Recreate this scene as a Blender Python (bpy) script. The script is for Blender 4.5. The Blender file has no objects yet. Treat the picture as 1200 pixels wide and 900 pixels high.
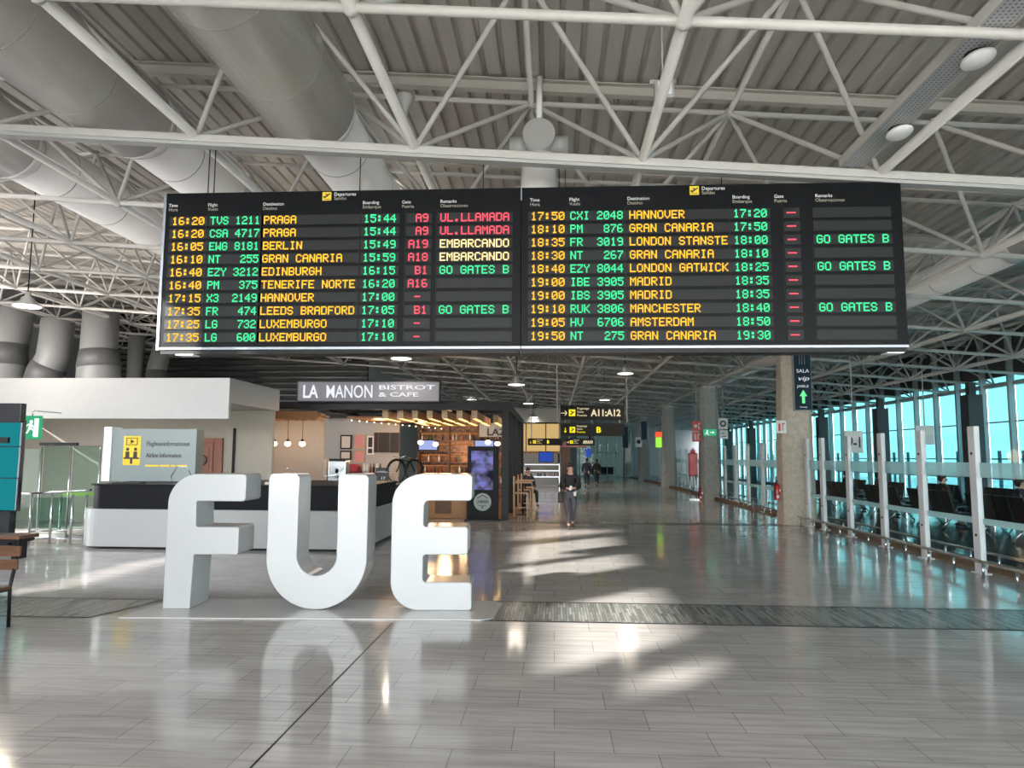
import bpy, bmesh, math, random
from mathutils import Vector, Matrix
random.seed(7)
S = bpy.context.scene
COL = S.collection
PI = math.pi

# ------------------------------------------------------------------ camera
H_EYE = 1.85
pitch, yaw, roll = math.atan(85.7/850), math.atan(50/850*math.cos(math.atan(85.7/850))), 0.0053
Fv = Vector((-math.sin(yaw)*math.cos(pitch), math.cos(yaw)*math.cos(pitch), math.sin(pitch)))
R0 = Vector((math.cos(yaw), math.sin(yaw), 0)); U0 = R0.cross(Fv)
Rv = R0*math.cos(roll)+U0*math.sin(roll); Uv = U0*math.cos(roll)-R0*math.sin(roll)
cam_data = bpy.data.cameras.new('camera'); cam = bpy.data.objects.new('camera', cam_data); COL.objects.link(cam)
m = Matrix((Rv, Uv, -Fv)).transposed().to_4x4(); m.translation = (0, 0, H_EYE)
cam.matrix_world = m
cam_data.sensor_fit = 'HORIZONTAL'; cam_data.sensor_width = 36; cam_data.lens = 850/1200*36
cam_data.clip_start = .05; cam_data.clip_end = 500
S.camera = cam

# ------------------------------------------------------------------ colour management, light
S.view_settings.view_transform = 'Standard'; S.view_settings.look = 'None'
S.view_settings.gamma = 1.0; S.view_settings.use_curve_mapping = False
S.view_settings.exposure = 0.46
try:
    S.cycles.max_bounces = 10; S.cycles.diffuse_bounces = 5; S.cycles.glossy_bounces = 4
    S.cycles.transparent_max_bounces = 24; S.cycles.sample_clamp_indirect = 6.0
    S.cycles.caustics_reflective = False; S.cycles.caustics_refractive = False
    S.cycles.use_denoising = True
except Exception: pass
SUN_EL, SUN_STR, SKY_STR = 23.0, 15.0, 11.5
w = bpy.data.worlds.new('sky'); S.world = w; w.use_nodes = True
nt = w.node_tree; nt.nodes.clear()
tc = nt.nodes.new('ShaderNodeTexCoord'); sx = nt.nodes.new('ShaderNodeSeparateXYZ'); rp = nt.nodes.new('ShaderNodeValToRGB')
bg = nt.nodes.new('ShaderNodeBackground'); wo = nt.nodes.new('ShaderNodeOutputWorld')
mr = nt.nodes.new('ShaderNodeMapRange'); mr.inputs['From Min'].default_value = -1; mr.inputs['From Max'].default_value = 1
nt.links.new(tc.outputs['Generated'], sx.inputs[0]); nt.links.new(sx.outputs['Z'], mr.inputs['Value'])
nt.links.new(mr.outputs[0], rp.inputs[0]); nt.links.new(rp.outputs[0], bg.inputs[0]); nt.links.new(bg.outputs[0], wo.inputs[0])
e = rp.color_ramp.elements
e[0].position = .35; e[0].color = (.46, .42, .37, 1)
e[1].position = 1.0; e[1].color = (.62, .70, .82, 1)
q = e.new(.5); q.color = (.92, .90, .86, 1); q = e.new(.62); q.color = (.80, .82, .84, 1)
bg.inputs[1].default_value = SKY_STR
sd = bpy.data.lights.new('sun', 'SUN'); sd.energy = SUN_STR; sd.angle = math.radians(1.6); sd.color = (1, .95, .86)
so = bpy.data.objects.new('sun', sd); COL.objects.link(so)
se = math.radians(SUN_EL)
SUN_DIR = Vector((math.cos(se)*.7071, math.cos(se)*.7071, -math.sin(se)))
so.rotation_euler = SUN_DIR.to_track_quat('-Z', 'Y').to_euler(); so.location = (-30, -30, 20)

# ------------------------------------------------------------------ materials
M = {}
def nmat(name):
    m = bpy.data.materials.new(name); m.use_nodes = True
    return m, m.node_tree, m.node_tree.nodes['Principled BSDF']
def mat(name, c, rough=.5, metal=0, noise=0, nscale=6, stretch=(1, 1, 1), emit=None, estr=1, spec=None, coat=0, bump=0):
    m, t, b = nmat(name)
    b.inputs['Base Color'].default_value = (*c, 1); b.inputs['Roughness'].default_value = rough; b.inputs['Metallic'].default_value = metal
    if spec is not None: b.inputs['Specular IOR Level'].default_value = spec
    if coat: b.inputs['Coat Weight'].default_value = coat; b.inputs['Coat Roughness'].default_value = .08
    if emit: b.inputs['Emission Color'].default_value = (*emit, 1); b.inputs['Emission Strength'].default_value = estr
    if noise or bump:
        tc = t.nodes.new('ShaderNodeTexCoord'); mp = t.nodes.new('ShaderNodeMapping'); n = t.nodes.new('ShaderNodeTexNoise')
        mp.inputs['Scale'].default_value = stretch; n.inputs['Scale'].default_value = nscale; n.inputs['Detail'].default_value = 5
        t.links.new(tc.outputs['Object'], mp.inputs[0]); t.links.new(mp.outputs[0], n.inputs['Vector'])
        if noise:
            r = t.nodes.new('ShaderNodeValToRGB')
            r.color_ramp.elements[0].position = .3; r.color_ramp.elements[1].position = .7
            r.color_ramp.elements[0].color = (*[max(0, x*(1-noise)) for x in c], 1)
            r.color_ramp.elements[1].color = (*[min(1, x*(1+noise)) for x in c], 1)
            t.links.new(n.outputs[0], r.inputs[0]); t.links.new(r.outputs[0], b.inputs['Base Color'])
        if bump:
            bp = t.nodes.new('ShaderNodeBump'); bp.inputs['Strength'].default_value = bump; bp.inputs['Distance'].default_value = .02
            t.links.new(n.outputs[0], bp.inputs['Height']); t.links.new(bp.outputs[0], b.inputs['Normal'])
    M[name] = m
    return m
def glow(name, c, s):
    m = bpy.data.materials.new(name); m.use_nodes = True; t = m.node_tree; t.nodes.clear()
    em = t.nodes.new('ShaderNodeEmission'); o = t.nodes.new('ShaderNodeOutputMaterial')
    em.inputs[0].default_value = (*c, 1); em.inputs[1].default_value = s; t.links.new(em.outputs[0], o.inputs[0]); M[name] = m
def glass(name, tint, refl=1.0, diff=0.0, dc=(.8, .9, .9)):
    m = bpy.data.materials.new(name); m.use_nodes = True; t = m.node_tree; t.nodes.clear()
    o = t.nodes.new('ShaderNodeOutputMaterial'); tr = t.nodes.new('ShaderNodeBsdfTransparent'); g = t.nodes.new('ShaderNodeBsdfGlossy')
    tr.inputs[0].default_value = (*tint, 1); g.inputs['Roughness'].default_value = .02
    fr = t.nodes.new('ShaderNodeFresnel'); fr.inputs[0].default_value = 1.35
    mx = t.nodes.new('ShaderNodeMixShader'); ml = t.nodes.new('ShaderNodeMath'); ml.operation = 'MULTIPLY'; ml.inputs[1].default_value = refl
    ge = t.nodes.new('ShaderNodeNewGeometry'); iv = t.nodes.new('ShaderNodeMath'); iv.operation = 'SUBTRACT'; iv.inputs[0].default_value = 1; t.links.new(ge.outputs['Backfacing'], iv.inputs[1])
    m3 = t.nodes.new('ShaderNodeMath'); m3.operation = 'MULTIPLY'; t.links.new(ml.outputs[0], m3.inputs[0]); t.links.new(iv.outputs[0], m3.inputs[1])   # only the outer face mirrors
    t.links.new(fr.outputs[0], ml.inputs[0]); t.links.new(m3.outputs[0], mx.inputs[0])
    base = tr
    if diff:
        d = t.nodes.new('ShaderNodeBsdfTranslucent'); d.inputs[0].default_value = (*dc, 1); d2 = t.nodes.new('ShaderNodeBsdfDiffuse'); d2.inputs[0].default_value = (*dc, 1)
        a = t.nodes.new('ShaderNodeMixShader'); a.inputs[0].default_value = .5; t.links.new(d.outputs[0], a.inputs[1]); t.links.new(d2.outputs[0], a.inputs[2])
        k = t.nodes.new('ShaderNodeMixShader'); k.inputs[0].default_value = diff; t.links.new(tr.outputs[0], k.inputs[1]); t.links.new(a.outputs[0], k.inputs[2]); base = k
    t.links.new(base.outputs[0], mx.inputs[1]); t.links.new(g.outputs[0], mx.inputs[2]); t.links.new(mx.outputs[0], o.inputs[0]); M[name] = m

def floor_mat(name, c1, c2, mortar, bw=.65, rh=.4, rough=(.06, .17), vein=.10, ms=.0025):
    m, t, b = nmat(name); L = t.links.new
    tc = t.nodes.new('ShaderNodeTexCoord'); br = t.nodes.new('ShaderNodeTexBrick'); L(tc.outputs['Object'], br.inputs['Vector'])
    br.inputs['Color1'].default_value = (*c1, 1); br.inputs['Color2'].default_value = (*c2, 1); br.inputs['Mortar'].default_value = (*mortar, 1)
    br.inputs['Scale'].default_value = 1; br.inputs['Brick Width'].default_value = bw; br.inputs['Row Height'].default_value = rh; br.inputs['Mortar Size'].default_value = ms
    br.inputs['Mortar Smooth'].default_value = .1; br.inputs['Bias'].default_value = 0; br.offset = .42
    mp = t.nodes.new('ShaderNodeMapping'); mp.inputs['Scale'].default_value = (1.1, 13, 1); L(tc.outputs['Object'], mp.inputs[0])
    n = t.nodes.new('ShaderNodeTexNoise'); n.inputs['Scale'].default_value = 1.3; n.inputs['Detail'].default_value = 7; n.inputs['Distortion'].default_value = .5; L(mp.outputs[0], n.inputs['Vector'])
    r = t.nodes.new('ShaderNodeValToRGB'); r.color_ramp.elements[0].position = .32; r.color_ramp.elements[1].position = .62
    r.color_ramp.elements[0].color = (1-vein*2.4,)*3+(1,); r.color_ramp.elements[1].color = (1, 1, 1, 1); L(n.outputs[0], r.inputs[0])
    mx = t.nodes.new('ShaderNodeMix'); mx.data_type = 'RGBA'; mx.blend_type = 'MULTIPLY'; mx.inputs[0].default_value = 1
    L(br.outputs['Color'], mx.inputs['A']); L(r.outputs[0], mx.inputs['B']); L(mx.outputs['Result'], b.inputs['Base Color'])
    n2 = t.nodes.new('ShaderNodeTexNoise'); n2.inputs['Scale'].default_value = .8; n2.inputs['Detail'].default_value = 4; L(tc.outputs['Object'], n2.inputs['Vector'])
    mr = t.nodes.new('ShaderNodeMapRange'); mr.inputs['From Min'].default_value = .3; mr.inputs['From Max'].default_value = .7
    mr.inputs['To Min'].default_value = rough[0]; mr.inputs['To Max'].default_value = rough[1]; L(n2.outputs[0], mr.inputs['Value']); L(mr.outputs[0], b.inputs['Roughness'])
    b.inputs['Specular IOR Level'].default_value = .5
    M[name] = m
floor_mat('floor_stone', (.56, .52, .51), (.485, .452, .445), (.21, .195, .19))
floor_mat('gate_floor', (.10, .105, .11), (.085, .09, .095), (.05, .05, .05), 1.2, 1.2, (.08, .16), .05)
def strip_mat():
    m, t, b = nmat('inlay_strip'); L = t.links.new
    tc = t.nodes.new('ShaderNodeTexCoord'); mp = t.nodes.new('ShaderNodeMapping'); mp.inputs['Rotation'].default_value = (0, 0, PI/2)
    L(tc.outputs['Object'], mp.inputs[0])
    br = t.nodes.new('ShaderNodeTexBrick'); L(mp.outputs[0], br.inputs['Vector'])
    br.inputs['Scale'].default_value = 1; br.inputs['Brick Width'].default_value = .42; br.inputs['Row Height'].default_value = .035; br.inputs['Mortar Size'].default_value = .002
    br.inputs['Color1'].default_value = (.30, .30, .29, 1); br.inputs['Color2'].default_value = (.11, .11, .11, 1); br.inputs['Mortar'].default_value = (.05, .05, .05, 1); br.offset = .37; br.inputs['Bias'].default_value = -.1
    L(br.outputs['Color'], b.inputs['Base Color']); b.inputs['Roughness'].default_value = .25
    M['inlay_strip'] = m
strip_mat()
mat('black_metal', (.009, .0095, .011), .45, spec=.25); mat('black_satin', (.02, .021, .024), .22)
mat('board_black', (.007, .0075, .009), .4, spec=.10); mat('module_grey', (.024, .025, .027), .45, spec=.15)
mat('aluminium', (.30, .32, .36), .4, .8); mat('steel', (.52, .54, .55), .22, .95)
mat('frame_paint', (.48, .465, .44), .38, noise=.06, nscale=3); mat('deck_metal', (.48, .455, .42), .5, noise=.12, nscale=2, stretch=(3, .2, 1))
mat('purlin_paint', (.50, .48, .44), .45); mat('duct_paint', (.88, .86, .84), .2, noise=.03, nscale=1.5, coat=.3)
mat('duct_seam', (.33, .32, .30), .5); mat('duct_dark', (.11, .11, .11), .45); mat('duct_plant', (.24, .24, .238), .4); mat('duct_mid', (.42, .42, .41), .4)
mat('letter_white', (.49, .50, .52), .25, coat=.25); mat('letter_side', (.66, .70, .75), .3)
mat('plate_steel', (.52, .51, .50), .22, noise=.05, nscale=3, stretch=(.5, 6, 1))
mat('white_wall', (.46, .46, .465), .5, noise=.02); mat('beige_wall', (.46, .41, .355), .6, noise=.03); mat('grey_wall', (.40, .41, .42), .6)
mat('cafe_wall', (.62, .53, .45), .6, noise=.03); mat('desk_white', (.36, .37, .37), .35); mat('brown_door', (.30, .105, .07), .45, noise=.1, nscale=10, stretch=(6, 6, .6))
mat('wood', (.40, .20, .085), .45, noise=.3, nscale=8, stretch=(6, .6, 6)); mat('dark_wood', (.13, .058, .03), .45, noise=.3, nscale=9, stretch=(.8, 6, 6)); mat('light_wood', (.52, .34, .20), .5, noise=.2, nscale=9, stretch=(6, 6, .6))
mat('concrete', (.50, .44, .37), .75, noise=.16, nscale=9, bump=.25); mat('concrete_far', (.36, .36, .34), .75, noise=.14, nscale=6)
mat('post_white', (.66, .69, .72), .35); mat('curb_brown', (.17, .105, .06), .5, noise=.2)
mat('seat_black', (.012, .012, .014), .42); mat('dark_column', (.05, .055, .06), .5); mat('mullion', (.42, .47, .49), .45, .1)
mat('sign_black', (.009, .009, .008), .45, spec=.15); mat('sign_navy', (.008, .028, .05), .45, spec=.15); mat('sign_green', (.02, .20, .09), .4); mat('sign_white', (.78, .78, .78), .5)
mat('sign_red', (.55, .04, .03), .4); mat('ext_red', (.50, .015, .015), .25); mat('ink_black', (.02, .02, .02), .5); mat('ink_yellow', (.78, .56, .03), .5)
mat('panel_grey', (.24, .285, .285), .4); mat('panel_edge', (.88, .90, .90), .4)
mat('skin', (.56, .34, .25), .5); mat('hair_dark', (.02, .014, .011), .5); mat('sweater_black', (.012, .012, .014), .75); mat('trouser_grey', (.075, .075, .09), .7); mat('shoe_dark', (.03, .03, .03), .4)
mat('cloth_navy', (.02, .028, .045), .8); mat('cloth_brown', (.055, .04, .032), .8); mat('cloth_grey', (.09, .09, .09), .8); mat('bag_black', (.014, .014, .016), .6); mat('white_plastic', (.78, .78, .78), .4)
mat('plant_green', (.05, .11, .03), .5); mat('pink_card', (.62, .25, .27), .5); mat('red_cloth', (.45, .03, .05), .6); mat('picture_paper', (.62, .58, .52), .6); mat('slate', (.022, .024, .032), .6)
mat('louver', (.07, .07, .066), .6); mat('bottle_amber', (.30, .09, .03), .2); mat('ground_out', (.70, .70, .68), .9, noise=.05); mat('rail_out', (.14, .17, .18), .5)
mat('tile_pattern', (.24, .12, .08), .5, noise=.75, nscale=9)
glow('led_amber', (1.0, .50, .035), 1.15); glow('led_green', (.06, .86, .33), 1.05); glow('led_red', (1.0, .09, .13), 1.15); glow('led_cream', (1.0, .74, .34), 1.2)
glow('strip_warm', (1.0, .62, .20), 2.2); glow('bulb_warm', (1.0, .82, .58), 3.0); glow('lamp_white', (1.0, .96, .88), 3.0); glow('sign_letter', (.92, .95, 1.0), .72)
mat('sign_face', (.08, .08, .09), .5, emit=(.30, .30, .34), estr=.35, spec=.2)
mat('desk_black', (.007, .0075, .010), .45, spec=.12)
glow('screen_blue', (.03, .08, .42), .7); glow('screen_pale', (.35, .42, .75), .8); glow('sign_yellow', (.95, .78, .02), .85); glow('sign_text', (.9, .78, .50), .7); glow('exit_glow', (.05, .42, .20), .75); glow('exit_white', (.80, .95, .85), .9)
glow('shop_yellow', (.62, .42, .17), .75); glow('arrow_green', (.16, .80, .30), .9); glow('lamp_red', (.95, .10, .04), .9); glow('lamp_green', (.30, .9, .06), 1.0); glow('shelf_glow', (.9, .93, 1.0), .9); glow('ad_teal', (.012, .22, .25), .8)
glow('amber_back', (1.0, .38, .10), .3)
glass('clear_glass', (.95, .975, .975), .5); glass('rear_glass', (.95, .97, .97), .6); glass('cyan_glass', (.165, .30, .315), .3)
glass('dim_glass', (.065, .085, .085), .3); glass('frost_glass', (.80, .92, .93), .3, .6, (.80, .93, .95)); glass('part_glass', (.72, .84, .80), .8)

# ------------------------------------------------------------------ builders
class MB:
    def __init__(s): s.v = []; s.f = []; s.sm = []
    def add(s, vs, fs, smooth=False):
        n = len(s.v); s.v += [tuple(v) for v in vs]; s.f += [tuple(i+n for i in f) for f in fs]; s.sm += [smooth]*len(fs); return s
    def box(s, x0, x1, y0, y1, z0, z1):
        return s.add([(x0,y0,z0),(x1,y0,z0),(x1,y1,z0),(x0,y1,z0),(x0,y0,z1),(x1,y0,z1),(x1,y1,z1),(x0,y1,z1)],
                     [(0,3,2,1),(4,5,6,7),(0,1,5,4),(1,2,6,5),(2,3,7,6),(3,0,4,7)])
    def bar(s, p, q, wx, wz, up=(0,0,1)):
        p, q = Vector(p), Vector(q); d = (q-p).normalized(); u = Vector(up)
        a = d.cross(u); a = a.normalized() if a.length > 1e-5 else Vector((1,0,0)); b = a.cross(d).normalized()
        vs = [c+a*i*wx/2+b*j*wz/2 for c in (p, q) for i, j in ((-1,-1),(1,-1),(1,1),(-1,1))]
        return s.add(vs, [(0,3,2,1),(4,5,6,7),(0,1,5,4),(1,2,6,5),(2,3,7,6),(3,0,4,7)])
    def tube(s, pts, r, n=8, cap=True):
        pts = [Vector(p) for p in pts]; rs = r if isinstance(r, (list, tuple)) else [r]*len(pts)
        d0 = (pts[1]-pts[0]).normalized(); ref = Vector((0,0,1)) if abs(d0.z) < .95 else Vector((1,0,0))
        vs = []
        for i, p in enumerate(pts):
            d = ((pts[min(i+1,len(pts)-1)]-pts[max(i-1,0)])).normalized()
            a = d.cross(ref); a = a.normalized() if a.length > 1e-4 else Vector((0,1,0)); b = a.cross(d).normalized()
            vs += [p+(a*math.cos(t*2*PI/n)+b*math.sin(t*2*PI/n))*rs[i] for t in range(n)]
        fs = [(i*n+t, (i+1)*n+t, (i+1)*n+(t+1)%n, i*n+(t+1)%n) for i in range(len(pts)-1) for t in range(n)]
        s.add(vs, fs, True)
        if cap: k = len(s.v)-len(vs); s.f += [tuple(k+t for t in range(n)), tuple(k+len(vs)-1-t for t in range(n))]; s.sm += [False, False]
        return s
    def lathe(s, c, prof, n=16, axis='z'):
        vs = []
        for r, h in prof:
            for t in range(n):
                a = t*2*PI/n; x, y = r*math.cos(a), r*math.sin(a)
                vs.append({'z': (c[0]+x, c[1]+y, c[2]+h), 'y': (c[0]+x, c[1]+h, c[2]+y), 'x': (c[0]+h, c[1]+x, c[2]+y)}[axis])
        fs = [(i*n+t, i*n+(t+1)%n, (i+1)*n+(t+1)%n, (i+1)*n+t) for i in range(len(prof)-1) for t in range(n)]
        s.add(vs, fs, True)
        k = len(s.v)-len(vs); s.f += [tuple(k+n-1-t for t in range(n)), tuple(k+len(vs)-n+t for t in range(n))]; s.sm += [False, False]
        return s
    def prism(s, out, y0, y1):          # outline in x,z ; extruded along y
        n = len(out); a = sum(out[i][0]*out[(i+1)%n][1]-out[(i+1)%n][0]*out[i][1] for i in range(n))
        if a < 0: out = out[::-1]
        vs = [(x, y0, z) for x, z in out]+[(x, y1, z) for x, z in out]
        return s.add(vs, [tuple(range(n)), tuple(2*n-1-i for i in range(n))]+[(i, i+n, (i+1)%n+n, (i+1)%n) for i in range(n)])
    def ball(s, c, r, n=12, sc=(1,1,1)):
        vs = []; fs = []
        for i in range(n//2+1):
            th = PI*i/(n//2)
            for t in range(n):
                a = 2*PI*t/n; vs.append((c[0]+r*sc[0]*math.sin(th)*math.cos(a), c[1]+r*sc[1]*math.sin(th)*math.sin(a), c[2]+r*sc[2]*math.cos(th)))
        for i in range(n//2):
            for t in range(n): fs.append((i*n+t, (i+1)*n+t, (i+1)*n+(t+1)%n, i*n+(t+1)%n))
        return s.add(vs, fs, True)
    def build(s, name, material, parent=None, bevel=0, seg=2):
        off = Vector((0,0,0)); p = parent
        while p: off += p.location; p = p.parent
        me = bpy.data.meshes.new(name); me.from_pydata([tuple(Vector(v)-off) for v in s.v], [], s.f)
        me.polygons.foreach_set('use_smooth', s.sm); me.materials.append(M[material] if isinstance(material, str) else material); me.update()
        o = bpy.data.objects.new(name, me); COL.objects.link(o)
        if parent: o.parent = parent
        if bevel:
            b = o.modifiers.new('bevel', 'BEVEL'); b.width = bevel; b.segments = seg; b.limit_method = 'ANGLE'
        return o
def tag(o, label=None, cat=None, group=None, kind=None):
    for k, v in (('label', label), ('category', cat), ('group', group), ('kind', kind)):
        if v: o[k] = v
    return o
def thing(name, label, cat, loc=(0,0,0), group=None, kind=None):
    o = bpy.data.objects.new(name, None); COL.objects.link(o); o.location = loc; o.empty_display_size = .2
    return tag(o, label, cat, group, kind)
def B(name, mt, parent, *boxes, bevel=0, seg=2):
    mb = MB()
    for b in boxes: mb.box(*b)
    return mb.build(name, mt, parent, bevel, seg)
def struct(name, mb, mt, parent=None):
    o = mb.build(name, mt, parent); o['kind'] = 'structure'; return o
def copy_tree(o, parent=None):
    c = o.copy(); COL.objects.link(c)
    if parent: c.parent = parent
    for ch in list(o.children): copy_tree(ch, c)
    return c
def text(name, s, mt, parent, x, y, z, h, width=None, ext=.004, bold=0, align='LEFT', rot=(PI/2,0,0), shear=0):
    """flat lettering facing -y; z is the base line, h the cap height, width fits the line to that length"""
    cu = bpy.data.curves.new(name, 'FONT'); cu.body = s; cu.align_x = align; cu.size = h/.70; cu.extrude = ext; cu.offset = bold; cu.resolution_u = 3; cu.shear = shear
    o = bpy.data.objects.new(name, cu); COL.objects.link(o)
    bpy.context.view_layer.update()
    sx = 1
    if width: sx = width/max(o.dimensions.x, 1e-4)
    me = bpy.data.meshes.new_from_object(o.evaluated_get(bpy.context.evaluated_depsgraph_get()))
    bpy.data.objects.remove(o); bpy.data.curves.remove(cu)
    me.name = name; me.materials.clear(); me.materials.append(M[mt])
    off = Vector((0,0,0)); p = parent
    while p: off += p.location; p = p.parent
    me.transform(Matrix.Translation(Vector((x,y,z))-off) @ Matrix.Rotation(rot[2],4,'Z') @ Matrix.Rotation(rot[0],4,'X') @ Matrix.Diagonal((sx,1,1,1)))
    n = bpy.data.objects.new(name, me); COL.objects.link(n)
    if parent: n.parent = parent
    return n
def arc(cx, cz, r, a0, a1, n=8):
    return [(cx+r*math.cos(math.radians(a0+(a1-a0)*i/n)), cz+r*math.sin(math.radians(a0+(a1-a0)*i/n))) for i in range(n+1)]
def skin_fig(name, pts, edges, mt, parent, sub=2, mods=None):
    """one continuous limb-and-trunk surface grown from joints: pts = [(x,y,z,rx,ry)]"""
    off = Vector((0,0,0)); p = parent
    while p: off += p.location; p = p.parent
    me = bpy.data.meshes.new(name); me.from_pydata([Vector(q[:3])-off for q in pts], edges, []); me.update()
    o = bpy.data.objects.new(name, me); COL.objects.link(o)
    o.modifiers.new('skin', 'SKIN').use_smooth_shade = True
    for i, q in enumerate(pts):
        sv = me.skin_vertices[0].data[i]; sv.radius = (q[3], q[4] if len(q) > 4 else q[3]); sv.use_root = (i == 0)
    su = o.modifiers.new('sub', 'SUBSURF'); su.levels = sub; su.render_levels = sub
    bpy.context.view_layer.update()
    m2 = bpy.data.meshes.new_from_object(o.evaluated_get(bpy.context.evaluated_depsgraph_get()))
    o.modifiers.clear(); o.data = m2; bpy.data.meshes.remove(me); m2.name = name
    m2.materials.clear(); m2.materials.append(M[mt])
    for pl in m2.polygons: pl.use_smooth = True
    if parent: o.parent = parent
    return o
# ================================================================== SETTING
def zb(x): return 5.64-.075*(x-1.13)            # underside of the space frame, falling to the right
ZD = lambda x: zb(x)+1.45+.36              # underside of the ribbed deck
XJ = [1.13+2.95*j for j in range(-8, 6)]; YK = [9.05+3.0*k for k in range(-6, 23)]; HF = 1.45
# floors
struct('floor', MB().box(-24, 7.25, -11, 80, -.12, 0), 'floor_stone')
struct('floor_gate', MB().box(7.25, 16.4, -11, 80, -.12, 0), 'gate_floor')
# dark mosaic strips set in the stone, with black edge bars
def inlay(n, xa0, xa1, y0, y1, xb0=None, xb1=None):
    xb0 = xa0 if xb0 is None else xb0; xb1 = xa1 if xb1 is None else xb1
    mb = MB().add([(xa0,y0,.003),(xa1,y0,.003),(xb1,y1,.003),(xb0,y1,.003)], [(0,1,2,3)])
    o = struct('trim_%d' % n, mb, 'inlay_strip')
    ed = MB(); t = .035
    ed.box(xa0, xa1, y0-t/2, y0+t/2, .001, .005); ed.box(xb0, xb1, y1-t/2, y1+t/2, .001, .005)
    ed.add([(xa0-t/2,y0,.0055),(xa0+t/2,y0,.0055),(xb0+t/2,y1,.0055),(xb0-t/2,y1,.0055)], [(0,1,2,3)])
    ed.add([(xa1-t/2,y0,.0055),(xa1+t/2,y0,.0055),(xb1+t/2,y1,.0055),(xb1-t/2,y1,.0055)], [(0,1,2,3)])
    ed.build('edge_bar', 'black_metal', o)
inlay(1, -.88, 6.6, 8.44, 9.54, -.76, 6.6)
inlay(2, -14, -5.3, 8.22, 9.28, -14, -5.0)
inlay(3, -1.2, 6.9, 20.75, 21.25)
struct('trim_4', MB().box(-1.815, -1.80, -8, 8.2, .0005, .0012), 'black_metal')           # expansion joint
struct('trim_5', MB().box(7.22, 7.55, 10, 76, 0, .10), 'curb_brown')                       # brown curb under the glass screen
# roof deck with ribs, purlins
mb = MB(); x = -24.2; prof = []
while x < 16.6:
    z = zb(x)+HF+.36
    prof += [(x, z), (x+.20, z), (x+.225, z+.06), (x+.265, z+.06)]; x += .29
wing = [p for p in prof if p[0] < -8.05]; main = [p for p in prof if p[0] > -8.3]     # left wing starts farther back, cut away unseen to let the sun in
for pf, ya in ((wing, 4.7), (main, -11.5)):
    n = len(pf); mb.add([(px, ya, pz) for px, pz in pf]+[(px, 79.5, pz) for px, pz in pf], [(i, i+1, n+i+1, n+i) for i in range(n-1)])
    a, b = pf[0][0], pf[-1][0]; mb.add([(a,ya,zb(a)+HF+.55),(b,ya,zb(b)+HF+.55),(b,79.5,zb(b)+HF+.55),(a,79.5,zb(a)+HF+.55)], [(0,1,2,3)])
ceil = struct('ceiling', mb, 'deck_metal')
for y in YK[:-1]:
    yy = y+1.5; mb = MB(); xa = -24 if yy > 8.6 else -8; a, b = Vector((xa, yy, zb(xa)+HF+.25)), Vector((16.4, yy, zb(16.4)+HF+.25))
    mb.bar(a, b, .05, .19); mb.bar(a+Vector((0,-.05,.085)), b+Vector((0,-.05,.085)), .12, .02); mb.bar(a+Vector((0,-.05,-.085)), b+Vector((0,-.05,-.085)), .12, .02)
    mb.build('purlin', 'purlin_paint', ceil)
# tubular space frame: one welded structure, its tubes as parts
sf = thing('roof_frame', 'white tubular space frame carrying the ribbed metal roof', 'roof frame', (0, 0, 0), kind='structure')
bn = lambda i, k: Vector((XJ[i], YK[k], zb(XJ[i])))
tn = lambda i, k: Vector((XJ[i]+1.475, YK[k]+1.5, zb(XJ[i]+1.475)+HF))
NI, NK = len(XJ), len(YK)
for k in range(NK): MB().tube([bn(0 if YK[k] > 8.6 else 5, k), bn(NI-1, k)], .048, 8).build('bottom_chord', 'frame_paint', sf)
for i in range(NI): MB().tube([bn(i, 0 if i > 4 else 6), bn(i, NK-1)], .060, 10).build('bottom_chord', 'frame_paint', sf)
for k in range(NK-1): MB().tube([tn(0 if YK[k] > 8.6 else 5, k), tn(NI-2, k)], .042, 8).build('top_chord', 'frame_paint', sf)
for i in range(NI-1): MB().tube([tn(i, 0 if i > 4 else 6), tn(i, NK-2)], .042, 8).build('top_chord', 'frame_paint', sf)
diag = []
for i in range(NI-1):
    for k in range(0 if i > 4 else 6, NK-1):
        for a, b in ((0,0),(1,0),(0,1),(1,1)): diag.append((tn(i, k), bn(i+a, k+b)))
eye = Vector((0, 0, H_EYE))
def seen(d):
    c = (d[0]+d[1])/2-eye; z = c.dot(Fv)
    if z < 1: return 1e3
    u, v = c.dot(Rv)/z*850, c.dot(Uv)/z*850
    return c.length if abs(u) < 640 and -450 < v < 500 else 1e3+c.length
diag.sort(key=seen)
for a, b in diag[:96]: MB().tube([a, b], .036, 8, False).build('diagonal', 'frame_paint', sf)
mb = MB(); mn = MB()
for a, b in diag[96:]: mb.tube([a, b], .036, 6, False)
mb.build('diagonal', 'frame_paint', sf)['kind'] = 'stuff'
nodes = sorted([bn(i, k) for i in range(NI) for k in range(0 if i > 4 else 6, NK)]+[tn(i, k) for i in range(NI-1) for k in range(0 if i > 4 else 6, NK-1)], key=lambda c: seen((c, c)))
for c in nodes[:40]: MB().ball(c, .085, 10).build('node_ball', 'frame_paint', sf)
for c in nodes[40:]: mn.ball(c, .08, 6)
mn.build('node_ball', 'frame_paint', sf)['kind'] = 'stuff'
# glazed rear wall behind the viewer
rear = MB(); rear.box(-8, 16.4, -10.2, -10, 6.3, 8.2); rear.box(-8, 16.4, -10.2, -10, 0, .15)
for i in range(15): rear.box(-7.9+1.7*i, -7.8+1.7*i, -10.2, -10.02, .15, 6.3)
struct('wall_back', rear, 'mullion')
struct('window_1', MB().box(-7.9, 16.3, -10.12, -10.10, .15, 6.3), 'rear_glass')
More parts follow.
